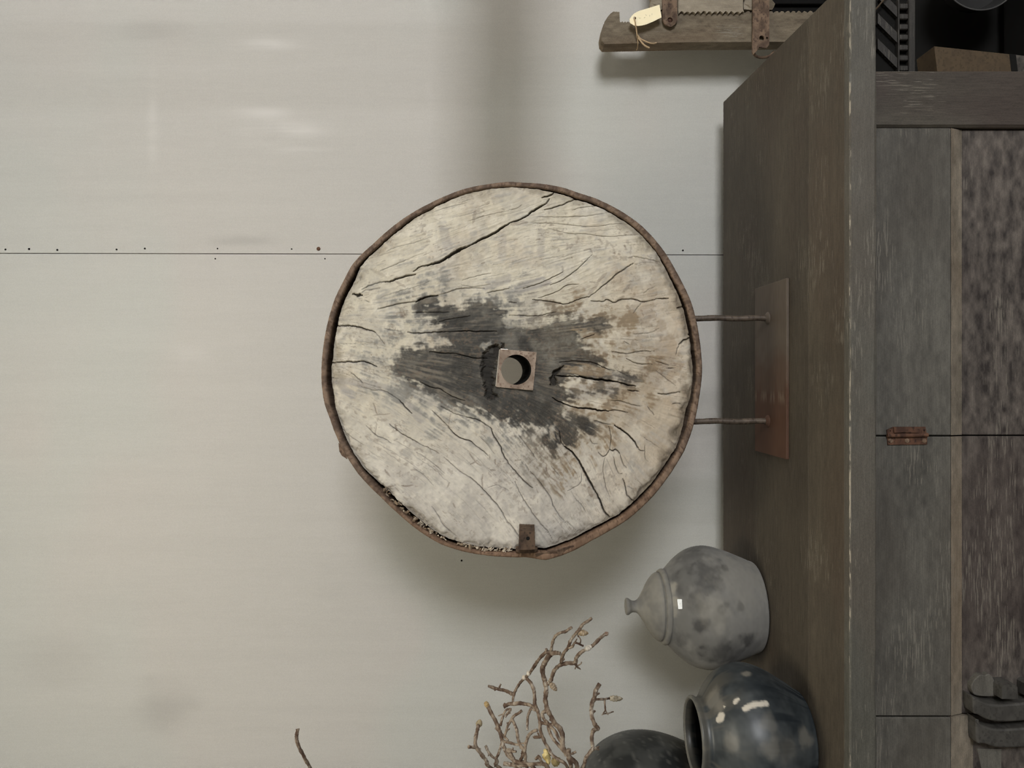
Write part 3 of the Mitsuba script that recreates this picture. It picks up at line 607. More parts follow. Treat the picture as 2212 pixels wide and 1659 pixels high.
def stroke(dst, c, w, s, soft=0.7, taper=True):
    """max-blend a stroke along the polyline c (px) with full width w and strength s."""
    L = np.r_[0, np.cumsum(np.hypot(*np.diff(c, axis=0).T))]; L /= max(L[-1], 1e-6)
    for i in range(len(c) - 1):
        a, b = c[i], c[i + 1]
        t0 = (L[i] + L[i + 1]) / 2
        wi = w * (min(1, .35 + 2.6 * min(t0, 1 - t0)) if taper else 1)
        pad = wi + 3
        i0, i1 = int((min(a[1], b[1]) - pad - v_lo) * RES), int((max(a[1], b[1]) + pad - v_lo) * RES) + 1
        j0, j1 = int((min(a[0], b[0]) - pad - u_lo) * RES), int((max(a[0], b[0]) + pad - u_lo) * RES) + 1
        i0, j0, i1, j1 = max(i0, 0), max(j0, 0), min(i1, NV), min(j1, NU)
        if i1 <= i0 or j1 <= j0: continue
        pu, pv = UU[i0:i1, j0:j1] - a[0], VV[i0:i1, j0:j1] - a[1]
        d = b - a; q = np.clip((pu * d[0] + pv * d[1]) / max(d @ d, 1e-9), 0, 1)
        dist = np.hypot(pu - q * d[0], pv - q * d[1])
        m = s * (1 - ss(wi / 2 - soft * .6, wi / 2 + soft, dist))
        dst[i0:i1, j0:j1] = np.maximum(dst[i0:i1, j0:j1], m)


def inside(poly):
    p = np.asarray(poly, float); c = np.zeros(UU.shape, bool)
    for (x0, y0), (x1, y1) in zip(p, np.roll(p, -1, 0)):
        if y0 == y1: continue
        lo_, hi_ = min(y0, y1), max(y0, y1)
        i0, i1 = max(int((lo_ - v_lo) * RES) - 1, 0), min(int((hi_ - v_lo) * RES) + 2, NV)
        y = VV[i0:i1]
        c[i0:i1] ^= (y >= lo_) & (y < hi_) & (UU[i0:i1] < x0 + (y - y0) * (x1 - x0) / (y1 - y0))
    return c


def sdist(poly):
    m = inside(poly)
    return (ndi.distance_transform_edt(m) - ndi.distance_transform_edt(~m)) / RES


crack_depth, crack_dark = np.zeros(UU.shape), np.zeros(UU.shape)
ca, sa, cw = (np.zeros((NV // 12 + 1, NU // 12 + 1)) for _ in range(3))
for n_, (o, w, dep, pts) in enumerate(CR):
    c = poly_pts(o, pts, 2.6 + w * .5, n_)
    stroke(crack_depth, c, w * .95, dep, .7)
    stroke(crack_dark, c, w * 1.05, min(1, .42 + w * .3), .7)
    for a, b in zip(c[:-1], c[1:]):                  # grain direction follows the cracks
        th = 2 * math.atan2(b[1] - a[1], b[0] - a[0]); i, j = int((a[1] - v_lo) * RES / 12), int((a[0] - u_lo) * RES / 12)
        if 0 <= i < ca.shape[0] and 0 <= j < ca.shape[1]:
            ca[i, j] += math.cos(th); sa[i, j] += math.sin(th); cw[i, j] += 1
cs = sum(ndi.gaussian_filter(ca, s) * k for s, k in ((3, 1), (8, 1.5), (25, .6))); sn = sum(ndi.gaussian_filter(sa, s) * k for s, k in ((3, 1), (8, 1.5), (25, .6)))
th = np.arctan2(sn, cs) / 2
big = lambda a: ndi.zoom(a, (NV / a.shape[0], NU / a.shape[1]), order=1)
c2, s2 = big(np.cos(2 * th)), big(np.sin(2 * th)); th = np.arctan2(s2, c2) / 2
DX, DY = np.cos(th), np.sin(th)


def streak(src, steps, step=1.6):
    """Smear src along the grain."""
    out, n = src.copy(), 1
    for sgn in (1, -1):
        y, x = np.mgrid[0:NV, 0:NU].astype(np.float32)
        px_, py_ = DX, DY
        for _ in range(steps):
            x = np.clip(x + sgn * step * px_, 0, NU - 1).astype(np.float32); y = np.clip(y + sgn * step * py_, 0, NV - 1).astype(np.float32)
            iy, ix = y.astype(int), x.astype(int)
            nx_, ny_ = DX[iy, ix], DY[iy, ix]
            flip = np.where(nx_ * px_ + ny_ * py_ < 0, -1, 1)
            px_, py_ = nx_ * flip, ny_ * flip
            out += src[iy, ix]; n += 1
    return out / n


def norm01(a):
    lo_, hi_ = np.percentile(a, (1, 99)); return np.clip((a - lo_) / (hi_ - lo_), 0, 1)


W3 = np.stack([UU, VV, UU * 0], -1)
def hairlines(count):
    """Fine checks that follow the grain."""
    r_ = np.random.default_rng(21)
    for _ in range(count):
        a_, q_ = r_.uniform(0, 6.283), 395 * math.sqrt(r_.uniform(.01, 1))
        x, y = (WC[0] + q_ * math.cos(a_) - u_lo) * RES, (WC[1] + q_ * math.sin(a_) - v_lo) * RES
        n_, pts = int(r_.uniform(5, 22) * (1 if r_.random() < .8 else 2)), []
        px_, py_ = (1, 0) if r_.random() < .5 else (-1, 0)
        for _k in range(n_):
            if not (2 < x < NU - 3 and 2 < y < NV - 3): break
            pts.append((u_lo + x / RES, v_lo + y / RES))
            dx, dy = DX[int(y), int(x)], DY[int(y), int(x)]
            if _k and dx * px_ + dy * py_ < 0: dx, dy = -dx, -dy
            x += dx * 5 + r_.normal() * .8; y += dy * 5 + r_.normal() * .8; px_, py_ = dx, dy
        if len(pts) > 3:
            c, w = np.array(pts), r_.uniform(.5, 1.0)
            stroke(crack_dark, c, w, r_.uniform(.12, .5), .6); stroke(crack_depth, c, w, r_.uniform(.3, 1.0), .7)


hairlines(240)
fine = norm01(streak(rng.random(UU.shape), 14))
coarse = norm01(streak(ndi.gaussian_filter(rng.random(UU.shape), 2.2), 22))
blot = norm01(streak(ndi.gaussian_filter(rng.random(UU.shape), 5), 10))
def cloud(px, octaves, seed):
    """Round cloudy noise about .5, largest blots about px across."""
    r_ = np.random.default_rng(seed); out, tot = np.zeros(UU.shape), 0
    for o in range(octaves):
        sg = px * RES / 2.6 / 2 ** o
        z_ = max(1, int(sg / 3))
        a_ = ndi.gaussian_filter(r_.random((NV // z_ + 8, NU // z_ + 8)), sg / z_)
        a_ = ndi.zoom(a_, z_, order=1)[:NV, :NU] if z_ > 1 else a_[:NV, :NU]
        out += (a_ - a_.mean()) / a_.std() * .55 ** o; tot += .55 ** (2 * o)
    return np.clip(.5 + .15 * out / math.sqrt(tot), 0, 1)


f1, f2, f3 = cloud(90, 6, 3), cloud(28, 5, 8), cloud(9, 3, 12)
dash = norm01(streak(ndi.gaussian_filter((rng.random(UU.shape) < .012).astype(float), .8), 4))
dirt = np.zeros(UU.shape)
for n_, (o, w, s, pts) in enumerate(BR): stroke(dirt, poly_pts(o, pts, 3, n_ + 200), w, s, 1.0)
grey = np.zeros(UU.shape)
for n_, (o, w, s, pts) in enumerate(GREYBANDS): stroke(grey, poly_pts(o, pts, 5, n_ + 400), w * 2, s, 4.0, False)
sd = np.max([sdist(p) for p in ST], axis=0)
warp = 22 * (coarse - .5) + 34 * (f2 - .5) + 22 * (f3 - .5) + 10 * (blot - .5)
stain = .75 * ss(-8, 10, sd + warp) + .25 * ss(-26, 4, sd + warp * 1.4 + 26 * (f3 - .5))
halo = ss(-85, 8, sd + warp * 2.0) * .95
hole = np.zeros(UU.shape)
for p in LIGHTSPOTS: hole = np.maximum(hole, ss(-4, 4, sdist(p) + warp * .4))
stain *= 1 - .8 * hole
depthmap = .80 + .20 * ss(.3, .6, f1 * .5 + f2 * .5)
# splashes of dark round the stain
spl = ss(.60, .68, f3 * .5 + f2 * .5) * ss(-70, 0, sd) * .7
pit = ss(-3, 5, np.max([sdist([(1042, 762), (1070, 742), (1090, 748), (1092, 770), (1072, 772), (1066, 850), (1080, 858), (1060, 866), (1046, 856), (1040, 800)]),
                      sdist([(1196, 800), (1216, 792), (1200, 812), (1205, 828), (1195, 838), (1186, 818)])], axis=0) + 14 * (f3 - .5))

# colours (albedo)
side = ss(1180, 1480, UU + 60 * (f1 - .5)) * ss(470, 640, VV)        # browner towards the lower end of the wheel
lower = ss(820, 1050, VV + 80 * (f1 - .5))
cream, pale, tan, greyc = lin(203, 195, 176), lin(216, 209, 193), lin(174, 158, 137), lin(186, 180, 172)
col = nmix(cream, greyc, .75 * lower * (1 - side * .5))
col = nmix(col, pale, .55 * ss(.5, .7, f2 * .6 + f1 * .4))
col = nmix(col, tan, np.clip(side * .75 + .3 * ss(.5, .66, f1) * (1 - lower), 0, 1))
smear = ss(.44, .64, cloud(46, 6, 91))
col = col * (0.80 + .14 * fine + .14 * coarse + .20 * (f3 - .5))[..., None]
col = nmix(col, lin(160, 155, 147), .55 * smear * (.2 + .8 * coarse))
col = nmix(col, lin(224, 218, 203), .26 * ss(.5, .68, cloud(34, 6, 17)))
col = nmix(col, lin(158, 154, 146), .55 * ss(.58, .78, blot * .6 + f2 * .5) * ss(.3, .7, coarse))
col = nmix(col, lin(146, 142, 140), np.clip(grey * (.55 + .7 * coarse), 0, .85))
col = nmix(col, nmix(lin(132, 130, 124), lin(136, 118, 94), ss(1090, 1250, UU)), np.clip(halo * (.30 + 1.2 * coarse * (.4 + f2)) * ss(.30, .6, .5 * f2 + .5 * f3) + spl * .75, 0, .9))
hubd = np.hypot(UU - 1110, VV - 800)
stain_c = nmix(lin(56, 55, 53), lin(112, 105, 94), np.clip(ss(.42, .8, coarse * .45 + f2 * .35 + f3 * .2) * (.55 + .5 * ss(60, 200, hubd)), 0, 1))
stain_c = nmix(stain_c, lin(44, 43, 41), .7 * ss(.5, .62, cloud(40, 5, 77)))
col = nmix(col, stain_c, np.clip(stain * depthmap * 1.02 * (.82 + .25 * fine), 0, .97))
dashes = ss(.45, .85, dash) * ss(.42, .66, cloud(80, 5, 43))
col = nmix(col, lin(120, 106, 90), .55 * dashes)
speck = ss(.70, .76, cloud(6, 2, 31) * 1.25 - .1) * ss(.5, .62, cloud(60, 3, 5))
col = nmix(col, lin(112, 96, 82), np.clip(speck * .32 + dirt * (.75 + .5 * (f3 - .5)), 0, .9))
col = nmix(col, lin(34, 30, 27), np.clip(crack_dark * .85, 0, .95))
col = nmix(col, lin(38, 35, 31), np.clip(pit * .75, 0, 1))
rad = np.hypot(UU - WC[0], VV - WC[1]); aa = np.degrees(np.arctan2(VV - WC[1], UU - WC[0]))
rw = np.interp(aa.ravel(), np.r_[ANG, 180], np.r_[RW, RW[0]]).reshape(aa.shape)
edge = rw - rad
grime = per(aa.ravel(), [(-180, .5), (-150, .5), (-120, .25), (-60, .5), (-30, .8), (0, 1), (40, 1), (60, .6), (100, .5), (125, .8), (140, .7), (155, .3)]).reshape(aa.shape)
col = nmix(col, lin(92, 82, 68), np.clip(grime * (1 - ss(1, 22, edge + 34 * (f2 - .5))) * .8, 0, 1))
# height (metres, towards the viewer positive)
hgt = .0035 * (f1 - .5) + .0012 * (f2 - .5) + .0008 * (coarse - .5) + .0006 * (fine - .5) + .0010 * (f3 - .5)
hgt -= crack_depth * .001 * .9
hgt -= pit * .010 + .0008 * stain + .0007 * dirt
rim_round = per(aa.ravel(), [(-180, .003), (-150, .004), (-90, .001), (0, .002), (45, .003), (60, .002), (120, .003), (135, .005), (150, .003)]).reshape(aa.shape)
hgt -= rim_round * (1 - ss(0, 12, edge + 16 * (f2 - .5) + 10 * (f3 - .5))) ** 2

wheel = thing('wooden_wheel', 'round solid wooden wheel with cracked pale face, iron rim and square hub, standing on edge', 'wheel')
NA, NR, R0 = 1500, 400, 36.0
A = np.linspace(-180, 180, NA, endpoint=False)
RWA = np.interp(A, np.r_[ANG, 180], np.r_[RW, RW[0]])
s_ = np.linspace(0, 1, NR) ** .9
RR = R0 + s_[:, None] * (RWA - R0)
pu, pv = WC[0] + 9 * (1 - s_[:, None]) + RR * np.cos(np.radians(A)), WC[1] - 1.4 * (1 - s_[:, None]) + RR * np.sin(np.radians(A))
smp = lambda a, o=1: ndi.map_coordinates(a, [((pv - v_lo) * RES - .5).ravel(), ((pu - u_lo) * RES - .5).ravel()], order=o, mode='nearest')
H = smp(hgt)
Vf = np.stack([-(pv.ravel() - V0) * S, D1 - H, ZC - (pu.ravel() - U0) * S], 1)
Cf = np.stack([smp(col[..., k]) for k in range(3)], 1)


def grid_faces(nr, na, off=0):
    i, j = np.meshgrid(np.arange(nr - 1), np.arange(na), indexing='ij'); k = (j + 1) % na
    a, b, c, d = (off + q for q in (i * na + j, i * na + k, (i + 1) * na + k, (i + 1) * na + j))
    return np.vstack([np.stack([a, c, b], -1).reshape(-1, 3), np.stack([a, d, c], -1).reshape(-1, 3)])


# side and back of the disc
ra = np.radians(A)


def ringv(r, d, dshift=0.0):
    return np.stack([-(WC[1] + r * np.sin(ra) - V0) * S, np.full(NA, d), ZC - (WC[0] + dshift + r * np.cos(ra) - U0) * S], 1)


last = Vf[-NA:]
RIA = np.interp(A, np.r_[ANG, 180], np.r_[RI, RI[0]])
side_v = np.vstack([last, ringv(RWA - .6, D1 + .02), ringv(RWA - 1.5, D1 + .05), ringv(RIA - .3, DBK - .02), ringv(RIA - .3, DBK), ringv(np.full(NA, 37.0), DBK, -3)])
# fine hairline: keep the hub hole centred on (1115, 798.6)
Vd = np.vstack([Vf, side_v]); Fd = np.vstack([grid_faces(NR, NA), grid_faces(6, NA, len(Vf))])
Cd = np.vstack([Cf, np.tile(lin(70, 60, 50), (len(side_v), 1))])
obj('wood_disc', trimesh.Trimesh(Vd, Fd[:, ::-1], process=False), 'm_vertex_matte', wheel, smooth=True, color=np.clip(Cd, 0, 1), label='pale cracked wooden disc with dark oily stain')

# iron band
na = len(ANG); rb = np.radians(ANG)
lump = per(ANG, [(60, 0), (68, 1), (76, 2.5), (81, 2), (84, 0), (100, 0), (-180, 0), (-90, 0), (0, 0)])


def bv(r, d): return np.stack([-(WC[1] + r * np.sin(rb) - V0) * S, d if np.ndim(d) else np.full(na, d), ZC - (WC[0] + r * np.cos(rb) - U0) * S], 1)


n1 = (ring(ANG, 60, 21) - .5)
wob = .0015 * n1 + per(ANG, [(-180, 0), (-95, .001), (60, 0), (72, -.004), (80, -.006), (86, 0), (120, .002)])
rows = [bv(RI, DBK), bv(RI, D1 + .03), bv(RI + .3, D1 - .001 + wob), bv(RI + 1.6, D1 - .0035 + wob), bv(RI + BT * .35, D1 - .004 + wob + .001 * (ring(ANG, 90, 2) - .5)), bv(RI + BT * .7, D1 - .004 + wob + .001 * (ring(ANG, 80, 3) - .5)),
        bv(RO - 1.5, D1 - .0035 + wob), bv(RO + 1.2 * n1, D1 - .0015 + wob), bv(RO + 1.2 * n1, D1 + .004), bv(RO, D1 + .04), bv(RO, DBK), bv(RI, DBK)]
Vb = np.vstack(rows)
Fb = grid_faces(len(rows), na)[:, ::-1]
nb = nf(Vb, 120, 4, 3); nb2 = nf(Vb, 420, 3, 6)
ab = np.tile(ANG, len(rows))
warmb = ss(20, 60, ab) * ss(150, 110, ab)
Cb = nmix(lin(90, 75, 64), lin(124, 105, 89), ss(.35, .65, nb))
Cb = nmix(Cb, lin(134, 102, 77), warmb * .35)
Cb = nmix(Cb, lin(74, 56, 44), ss(.55, .7, nb2) * .75)
obj('iron_band', trimesh.Trimesh(Vb, Fb, process=False), 'm_vertex_matte', wheel, smooth=True, color=Cb, label='rusty iron band round the rim')
# hub plate with its round bore
dh_ = D1 - .0045
quad = [(1079.5, 753.8), (1159.5, 760.6), (1151.5, 843.5), (1071.4, 835.8)]
hp = curved = None
poly = Polygon([(X(v, dh_), Z(u, dh_)) for u, v in quad]).buffer(-.0012).buffer(.0012)
bore = Point(X(798.6, dh_), Z(1115, dh_)).buffer(32.6 * dh_ / F, quad_segs=24)
scene['m_hub'] = prin(mikit.proc(rust_fn((124, 107, 92), (150, 133, 117), (104, 82, 66))), 0.5, 0.25)
scene['m_hub_edge'] = prin(lin(200, 192, 182), 0.3, 0.8)  # paler metal for two edges of the hub plate
obj('hub_plate', prism(poly.difference(bore), dh_, dh_ + .022), 'm_hub', wheel, label='square rusty steel hub plate')
inner = poly.buffer(-.0016)
pts_ = [q for q in quad]
for i in (0, 3):
    a, b = np.array(quad[i]), np.array(quad[(i + 1) % 4])
    c0, c1 = (a + (b - a) * .02, a + (b - a) * (.22 if i == 0 else .98))
    obj('hub_edge', tube([P(*c0, dh_ + .0006), P(*c1, dh_ + .0006)], .0009, 8), 'm_hub_edge', wheel, label='bright edge of the hub plate')
rl = 32.8 * dh_ / F
lx, lz = X(798.6, dh_), Z(1115, dh_)
n = 72; a_ = np.arange(n) * 2 * np.pi / n
bk_x, bk_z = X(801.7, DBK + .025), Z(1099, DBK + .025)      # the bore runs a little askew
lin_rows = [np.stack([lx + (bk_x - lx) * t_ + r * np.cos(a_), np.full(n, d), lz + (bk_z - lz) * t_ + r * np.sin(a_)], 1) for r, d, t_ in ((rl, dh_ + .0002, 0), (rl, DBK + .025, 1), (rl + .002, DBK + .025, 1), (rl + .002, dh_ + .02, .12))]
obj('bore_liner', trimesh.Trimesh(np.vstack(lin_rows), grid_faces(4, n), process=False), 'm_dark', wheel, smooth=40)
# clip at the rim and rivet bump
clip_d = D1 - .046
cb = hull([P(u, v, d) for u, v, d in ((1121.5, 1145.5, clip_d), (1155, 1146, clip_d), (1156.5, 1187, clip_d), (1120, 1188, clip_d), (1121.8, 1132, D1 - .001), (1154.5, 1133, D1 - .001), (1155.5, 1178, D1 - .001), (1120.5, 1180, D1 - .001))])
scene['m_clip'] = prin(mikit.proc(rust_fn((66, 52, 42), (88, 71, 57), (48, 38, 31))), 0.8, specular=0.3)
ck = obj('clip', cb, 'm_clip', wheel, label='rusty block fixed to the rim')
obj('foot', curved_bar([(1114, 1186), (1120, 1183), (1158, 1183), (1161, 1188), (1156, 1194), (1130, 1196), (1116, 1193)], D1 - .012, .012, .002), 'm_clip', wheel)
hc = P(1140.5, 1163, clip_d)
obj('hole', tube([hc + (0, .001, 0), hc - (0, .0003, 0)], [.0028, .0028], 12), 'm_dark', ck)
kb = hull([P(u, v, d) for u, v, d in [(731, 957, D1), (733, 975, D1), (738, 984, D1), (750, 992, D1), (748, 980, D1), (742, 962, D1), (733, 962, D1 + .02), (738, 982, D1 + .02), (750, 990, D1 + .02), (745, 970, D1 + .02)]])
obj('rivet_lump', kb, 'm_rust', wheel)
lp = hull([P(u, v, d) for u, v, d in [(1156, 1196, D1 - .010), (1160, 1206, D1 - .006), (1178, 1209, D1 - .006), (1210, 1200, D1 - .008), (1243, 1183, D1 - .006), (1238, 1178, D1 - .008), (1200, 1190, D1 - .011), (1160, 1204, D1 + .02), (1178, 1207, D1 + .02), (1240, 1183, D1 + .02)]])
obj('band_end', lp.subdivide().subdivide(), 'm_rust', wheel, label='lapped end of the iron band')
# crumbs of bark between band and wood along the lower left arc
crumbs, cc = [], []
for i in range(150):
    a = rng.uniform(91, 137) if i < 125 else rng.uniform(92, 108)
    if 107.5 < a < 112: continue
    r_in, r_w = np.interp(a, ANG, RI), np.interp(a, ANG, RW)
    r = rng.uniform(r_w + 1, r_in - .2)
    sz = rng.uniform(1.6, 4.6) * S
    m = hull(rng.normal(size=(11, 3)))
    m.vertices *= np.array([rng.uniform(.5, 1.3), rng.uniform(.3, .8), rng.uniform(.4, 1.1)]) * sz * .8
    m.apply_transform(trimesh.transformations.rotation_matrix(rng.uniform(0, 6), rng.normal(size=3)))
    m.apply_translation(P(WC[0] + r * math.cos(math.radians(a)), WC[1] + r * math.sin(math.radians(a)), D1) + (0, rng.uniform(-.001, .007), 0))
    crumbs.append(m); cc.append(np.tile(nmix(lin(112, 94, 74), lin(188, 176, 156), np.array(rng.random() ** 1.6)), (len(m.vertices), 1)))
for i in range(14):                                # splinters
    a = rng.uniform(90, 98) if i < 8 else rng.uniform(95, 125)
    r = np.interp(a, ANG, RW) + rng.uniform(-2, 5)
    c = P(WC[0] + r * math.cos(math.radians(a)), WC[1] + r * math.sin(math.radians(a)), D1 - .002)
    dv = rng.normal(size=3) * (1, .5, 1); dv /= np.linalg.norm(dv)
    m = tube([c - dv * .003, c + dv * .004], [.0007, .0003], 5)
    crumbs.append(m); cc.append(np.tile(lin(190, 178, 160), (len(m.vertices), 1)))
obj('bark_crumbs', trimesh.util.concatenate(crumbs), 'm_vertex_matte', wheel, color=np.vstack(cc), kind='stuff', label='crumbs of bark caught inside the iron band')

# ------------------------------------------------------------------ the stand
stand = thing('display_stand', 'rusty iron stand of a flat plate and two rods under the wheel', 'stand')
dp0, dp1 = (ZT + .004 - ZC) * -F / (1699 - U0), (ZT + .004 - ZC) * -F / (1631 - U0)
obj('base_plate', box(X(992.5, dp0), X(600.5, dp0), dp0, dp1, ZT, ZT + .0042, .0006), 'm_stand', stand, label='flat plate, grey to orange rust')
DR = (ZT + .004 - ZC) * -F / (1659 - U0)
for v in (687.5, 910):
    x = X(v, DR)
    zw = ZC - (WC[0] + np.interp(math.degrees(math.asin((-(x) * 1 / S + V0 - WC[1]) / 410)), ANG, RO) * math.cos(math.asin((-(x) / S + V0 - WC[1]) / 410)) - U0) * S
    pts = np.linspace([x, DR, ZT + .004], [x, DR, zw + .004], 16); pts[:, 0] += .0006 * np.sin(np.arange(16) * .9)
    obj('rod', tube(pts, .0047 + .0003 * np.sin(np.arange(16) * 2.1), 14), 'm_rod', stand, smooth=40)
    obj('weld', lathe([(.0105, 0), (.0098, .0015), (.0075, .003), (.0052, .0048)], x, DR, ZT + .0042, 20), 'm_stand', stand, smooth=40)

# ------------------------------------------------------------------ jars
def jar_mesh(profile, cx, cy, n_rows=220, n=260, wob=.0012, seed=0):
    m = lathe(dense(profile, n_rows), cx, cy, ZT, n)
    v = m.vertices
    k = 1 + (nf(v, 14, 3, seed) - .5) * wob / .08
    v = np.stack([cx + (v[:, 0] - cx) * k, cy + (v[:, 1] - cy) * k, v[:, 2]], 1)
    return trimesh.Trimesh(v, m.faces, process=False)


def blobs(v, lst, c, seed=0):
    """lst: (point, radius, strength) dark or light patches with noisy rims."""
    w = (nf(v, 60, 4, seed) - .5)
    out = np.zeros(len(v))
    for q, r, s in lst:
        d = np.linalg.norm(v - q, axis=1) / r
        out = np.maximum(out, s * (1 - ss(.5, 1.35, d + 1.7 * w)))
    return nmix(c[0], c[1], out) if c is not None else out


# grey lidded jar
J1 = (X(1310, 1.32), 1.32)
p1 = [(0.0, .0005), (.06, .0005), (.074, .0015), (.0785, .010), (.087, .030), (.0965, .055), (.1025, .080), (.1015, .098), (.095, .117), (.083, .134), (.071, .146), (.064, .153), (.0605, .158)]
j1 = thing('lidded_jar', 'matte grey clay jar with a domed knobbed lid, beside the wheel', 'jar')
mj = jar_mesh(p1, *J1, seed=2); v = mj.vertices
A1 = lambda u, vv: on_lathe(u, vv, *J1, ZT, p1)
c = nmix(lin(108, 107, 104), lin(126, 124, 119), ss(.35, .65, nf(v, 22, 4, 1)))
c = c * (.9 + .2 * nf(v, 160, 3, 4))[:, None]
h = v[:, 2] - ZT
c = nmix(c, lin(98, 97, 93), .6 * ss(.45, .62, nf(v, 30, 4, 9)) * ss(.05, .09, h))
dk = blobs(v, [(A1(1517, 1243), .034, .75), (A1(1535, 1262), .022, .7), (A1(1464, 1243), .014, .8), (A1(1478, 1268), .016, .6), (A1(1507, 1300), .02, .6), (A1(1512, 1353), .0145, .95), (A1(1515, 1404), .013, .95), (A1(1495, 1195), .03, .5),
    (A1(1585, 1400), .022, .8), (A1(1565, 1420), .026, .7), (A1(1617, 1382), .014, .85), (A1(1600, 1312), .008, .6), (A1(1560, 1316), .007, .8), (A1(1570, 1306), .006, .6), (A1(1566, 1228), .007, .9), (A1(1527, 1284), .004, .9), (A1(1480, 1390), .02, .6)], None, 5)
c = nmix(c, lin(74, 73, 71), dk * (.35 + .75 * ss(.3, .6, nf(v, 45, 4, 77))))
lt = blobs(v, [(A1(1452, 1272), .011, .8), (A1(1456, 1300), .009, .8), (A1(1453, 1320), .008, .6), (A1(1600, 1250), .05, .25), (A1(1540, 1320), .03, .3)], None, 7)
c = nmix(c, lin(152, 147, 134), lt * .8)
ln = np.abs(h - .0665 + .002 * (nf(v, 40, 3, 3) - .5)); c = nmix(c, lin(110, 107, 100), .0 * ln)
obj('body', mj, 'm_vertex_matte', j1, smooth=True, color=c)
pl = [(.0565, .1555), (.0605, .1545), (.0635, .157), (.0632, .161), (.0605, .164), (.0562, .1645), (.0575, .1685), (.0535, .1745), (.043, .183), (.030, .1905), (.0185, .1975), (.0118, .203), (.0098, .208), (.0105, .2135), (.0135, .2175), (.0142, .2205), (.0125, .223), (.0002, .2235)]
ml = lathe(dense(pl, 130), *J1, ZT, 160); v = ml.vertices
c = nmix(lin(112, 110, 105), lin(130, 127, 119), ss(.35, .65, nf(v, 30, 4, 11))) * (.88 + .22 * nf(v, 150, 3, 14))[:, None]
obj('lid', ml, 'm_vertex_matte', j1, smooth=True, color=c, label='domed lid with a small knob')
q = A1(1469.5, 1305)
nrm = np.array([q[0] - J1[0], q[1] - J1[1], .045]); nrm /= np.linalg.norm(nrm)
t1 = np.cross([0, 0, 1.0], nrm); t1 /= np.linalg.norm(t1); t2 = np.cross(nrm, t1)
scene['m_sticker'] = prin(lin(238, 240, 238), 0.5)
scene['m_ink'] = prin(lin(150, 152, 152), 0.7)
st = Polygon([(-.0078, -.0034), (.0078, -.0040), (.0078, .0040), (-.0078, .0034)]).buffer(-.001).buffer(.001)
sm = trimesh.creation.extrude_polygon(st, .0008, engine='earcut')
to_s = lambda m: trimesh.Trimesh(q + m.vertices[:, :1] * t1 + m.vertices[:, 1:2] * t2 + (m.vertices[:, 2:] + .0012) * nrm, m.faces, process=False)
sk = obj('sticker', to_s(sm), 'm_sticker', j1, label='small white price sticker')
for pts in ([(-.0015, -.0016), (-.0008, .0002), (.0008, .0002), (.0014, -.0016)], [(-.0045, .0012), (-.0052, .0002)], [(-.0040, -.0018), (-.0046, -.0012)]):
    obj('mark', to_s(tube(np.c_[np.array(pts), np.full(len(pts), .0009)], .00022, 5)), 'm_ink', sk)

# open dark glazed jar
J2 = (X(1590, 1.122), 1.122)
p2 = [(0, .0005), (.052, .0005), (.063, .0015), (.067, .008), (.078, .024), (.092, .047), (.1005, .068), (.1022, .084), (.0985, .102), (.089, .119), (.075, .132), (.063, .1395), (.0555, .1445), (.0535, .1500), (.0555, .1545), (.0560, .1580), (.0535, .1600),
      (.0500, .1580), (.0480, .150), (.052, .142), (.066, .132), (.082, .115), (.092, .09), (.09, .06), (.07, .02), (.0, .012)]
j2 = thing('glazed_jar', 'dark blue grey glazed open jar, the one in front of the lidded jar', 'jar')
mj = jar_mesh(p2, *J2, 320, 300, seed=5); v = mj.vertices
po = p2[:17]
A2 = lambda u, vv: on_lathe(u, vv, *J2, ZT, po)
h = v[:, 2] - ZT; ang = np.arctan2(v[:, 1] - J2[1], v[:, 0] - J2[0])
drip = nf(np.stack([ang * 9, h * 9, 0 * h], 1), 1, 4, 3)
c = nmix(lin(40, 45, 48), lin(64, 68, 69), ss(.35, .65, nf(v, 26, 4, 21)))
c = nmix(c, lin(26, 32, 37), .85 * ss(.5, .68, drip) * ss(.12, .05, h))
c = c * (.82 + .36 * nf(v, 150, 3, 24))[:, None]
tanm = ss(.46, .6, nf(np.stack([ang * 5, h * 22, 0 * h], 1), 1, 4, 8)) * ss(.09, .135, h)
c = nmix(c, lin(88, 84, 75), .55 * tanm)
lt = blobs(v, [(A2(1546, 1507), .017, .7), (A2(1552, 1524), .012, .6), (A2(1667, 1620), .016, .45), (A2(1740, 1595), .014, .6), (A2(1700, 1620), .02, .3), (A2(1612, 1455), .007, .8), (A2(1656, 1562), .012, .3), (A2(1580, 1600), .012, .35)], None, 31)  # pale patches, among them a highlight put into the colour
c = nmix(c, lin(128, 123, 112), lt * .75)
pk = np.zeros(len(v))
stroke3 = [A2(u, vv) for u, vv in ((1609, 1531), (1618, 1526), (1630, 1522), (1642, 1521), (1654, 1520))]  # white stroke, a highlight put into the glaze colour
for a, b in zip(stroke3[:-1], stroke3[1:]):
    t_ = np.clip(((v - a) @ (b - a)) / ((b - a) @ (b - a)), 0, 1); dd = np.linalg.norm(v - a - t_[:, None] * (b - a), axis=1)
    pk = np.maximum(pk, 1 - ss(.0028, .0050, dd + .003 * (nf(v, 220, 3, 2) - .5)))
for (u, vv), r in (((1556, 1551), .0070), ((1552, 1554), .005), ((1560, 1546), .005), ((1591, 1514), .0042), ((1588, 1517), .0035), ((1594, 1511), .003), ((1565, 1527), .002)):
    pk = np.maximum(pk, 1 - ss(.7, 1.1, np.linalg.norm(v - A2(u, vv), axis=1) / r + .6 * (nf(v, 200, 3, 6) - .5)))
c = nmix(c, lin(186, 179, 165), pk)
rimm = ss(.146, .152, h); c = nmix(c, lin(100, 97, 88), .55 * rimm)
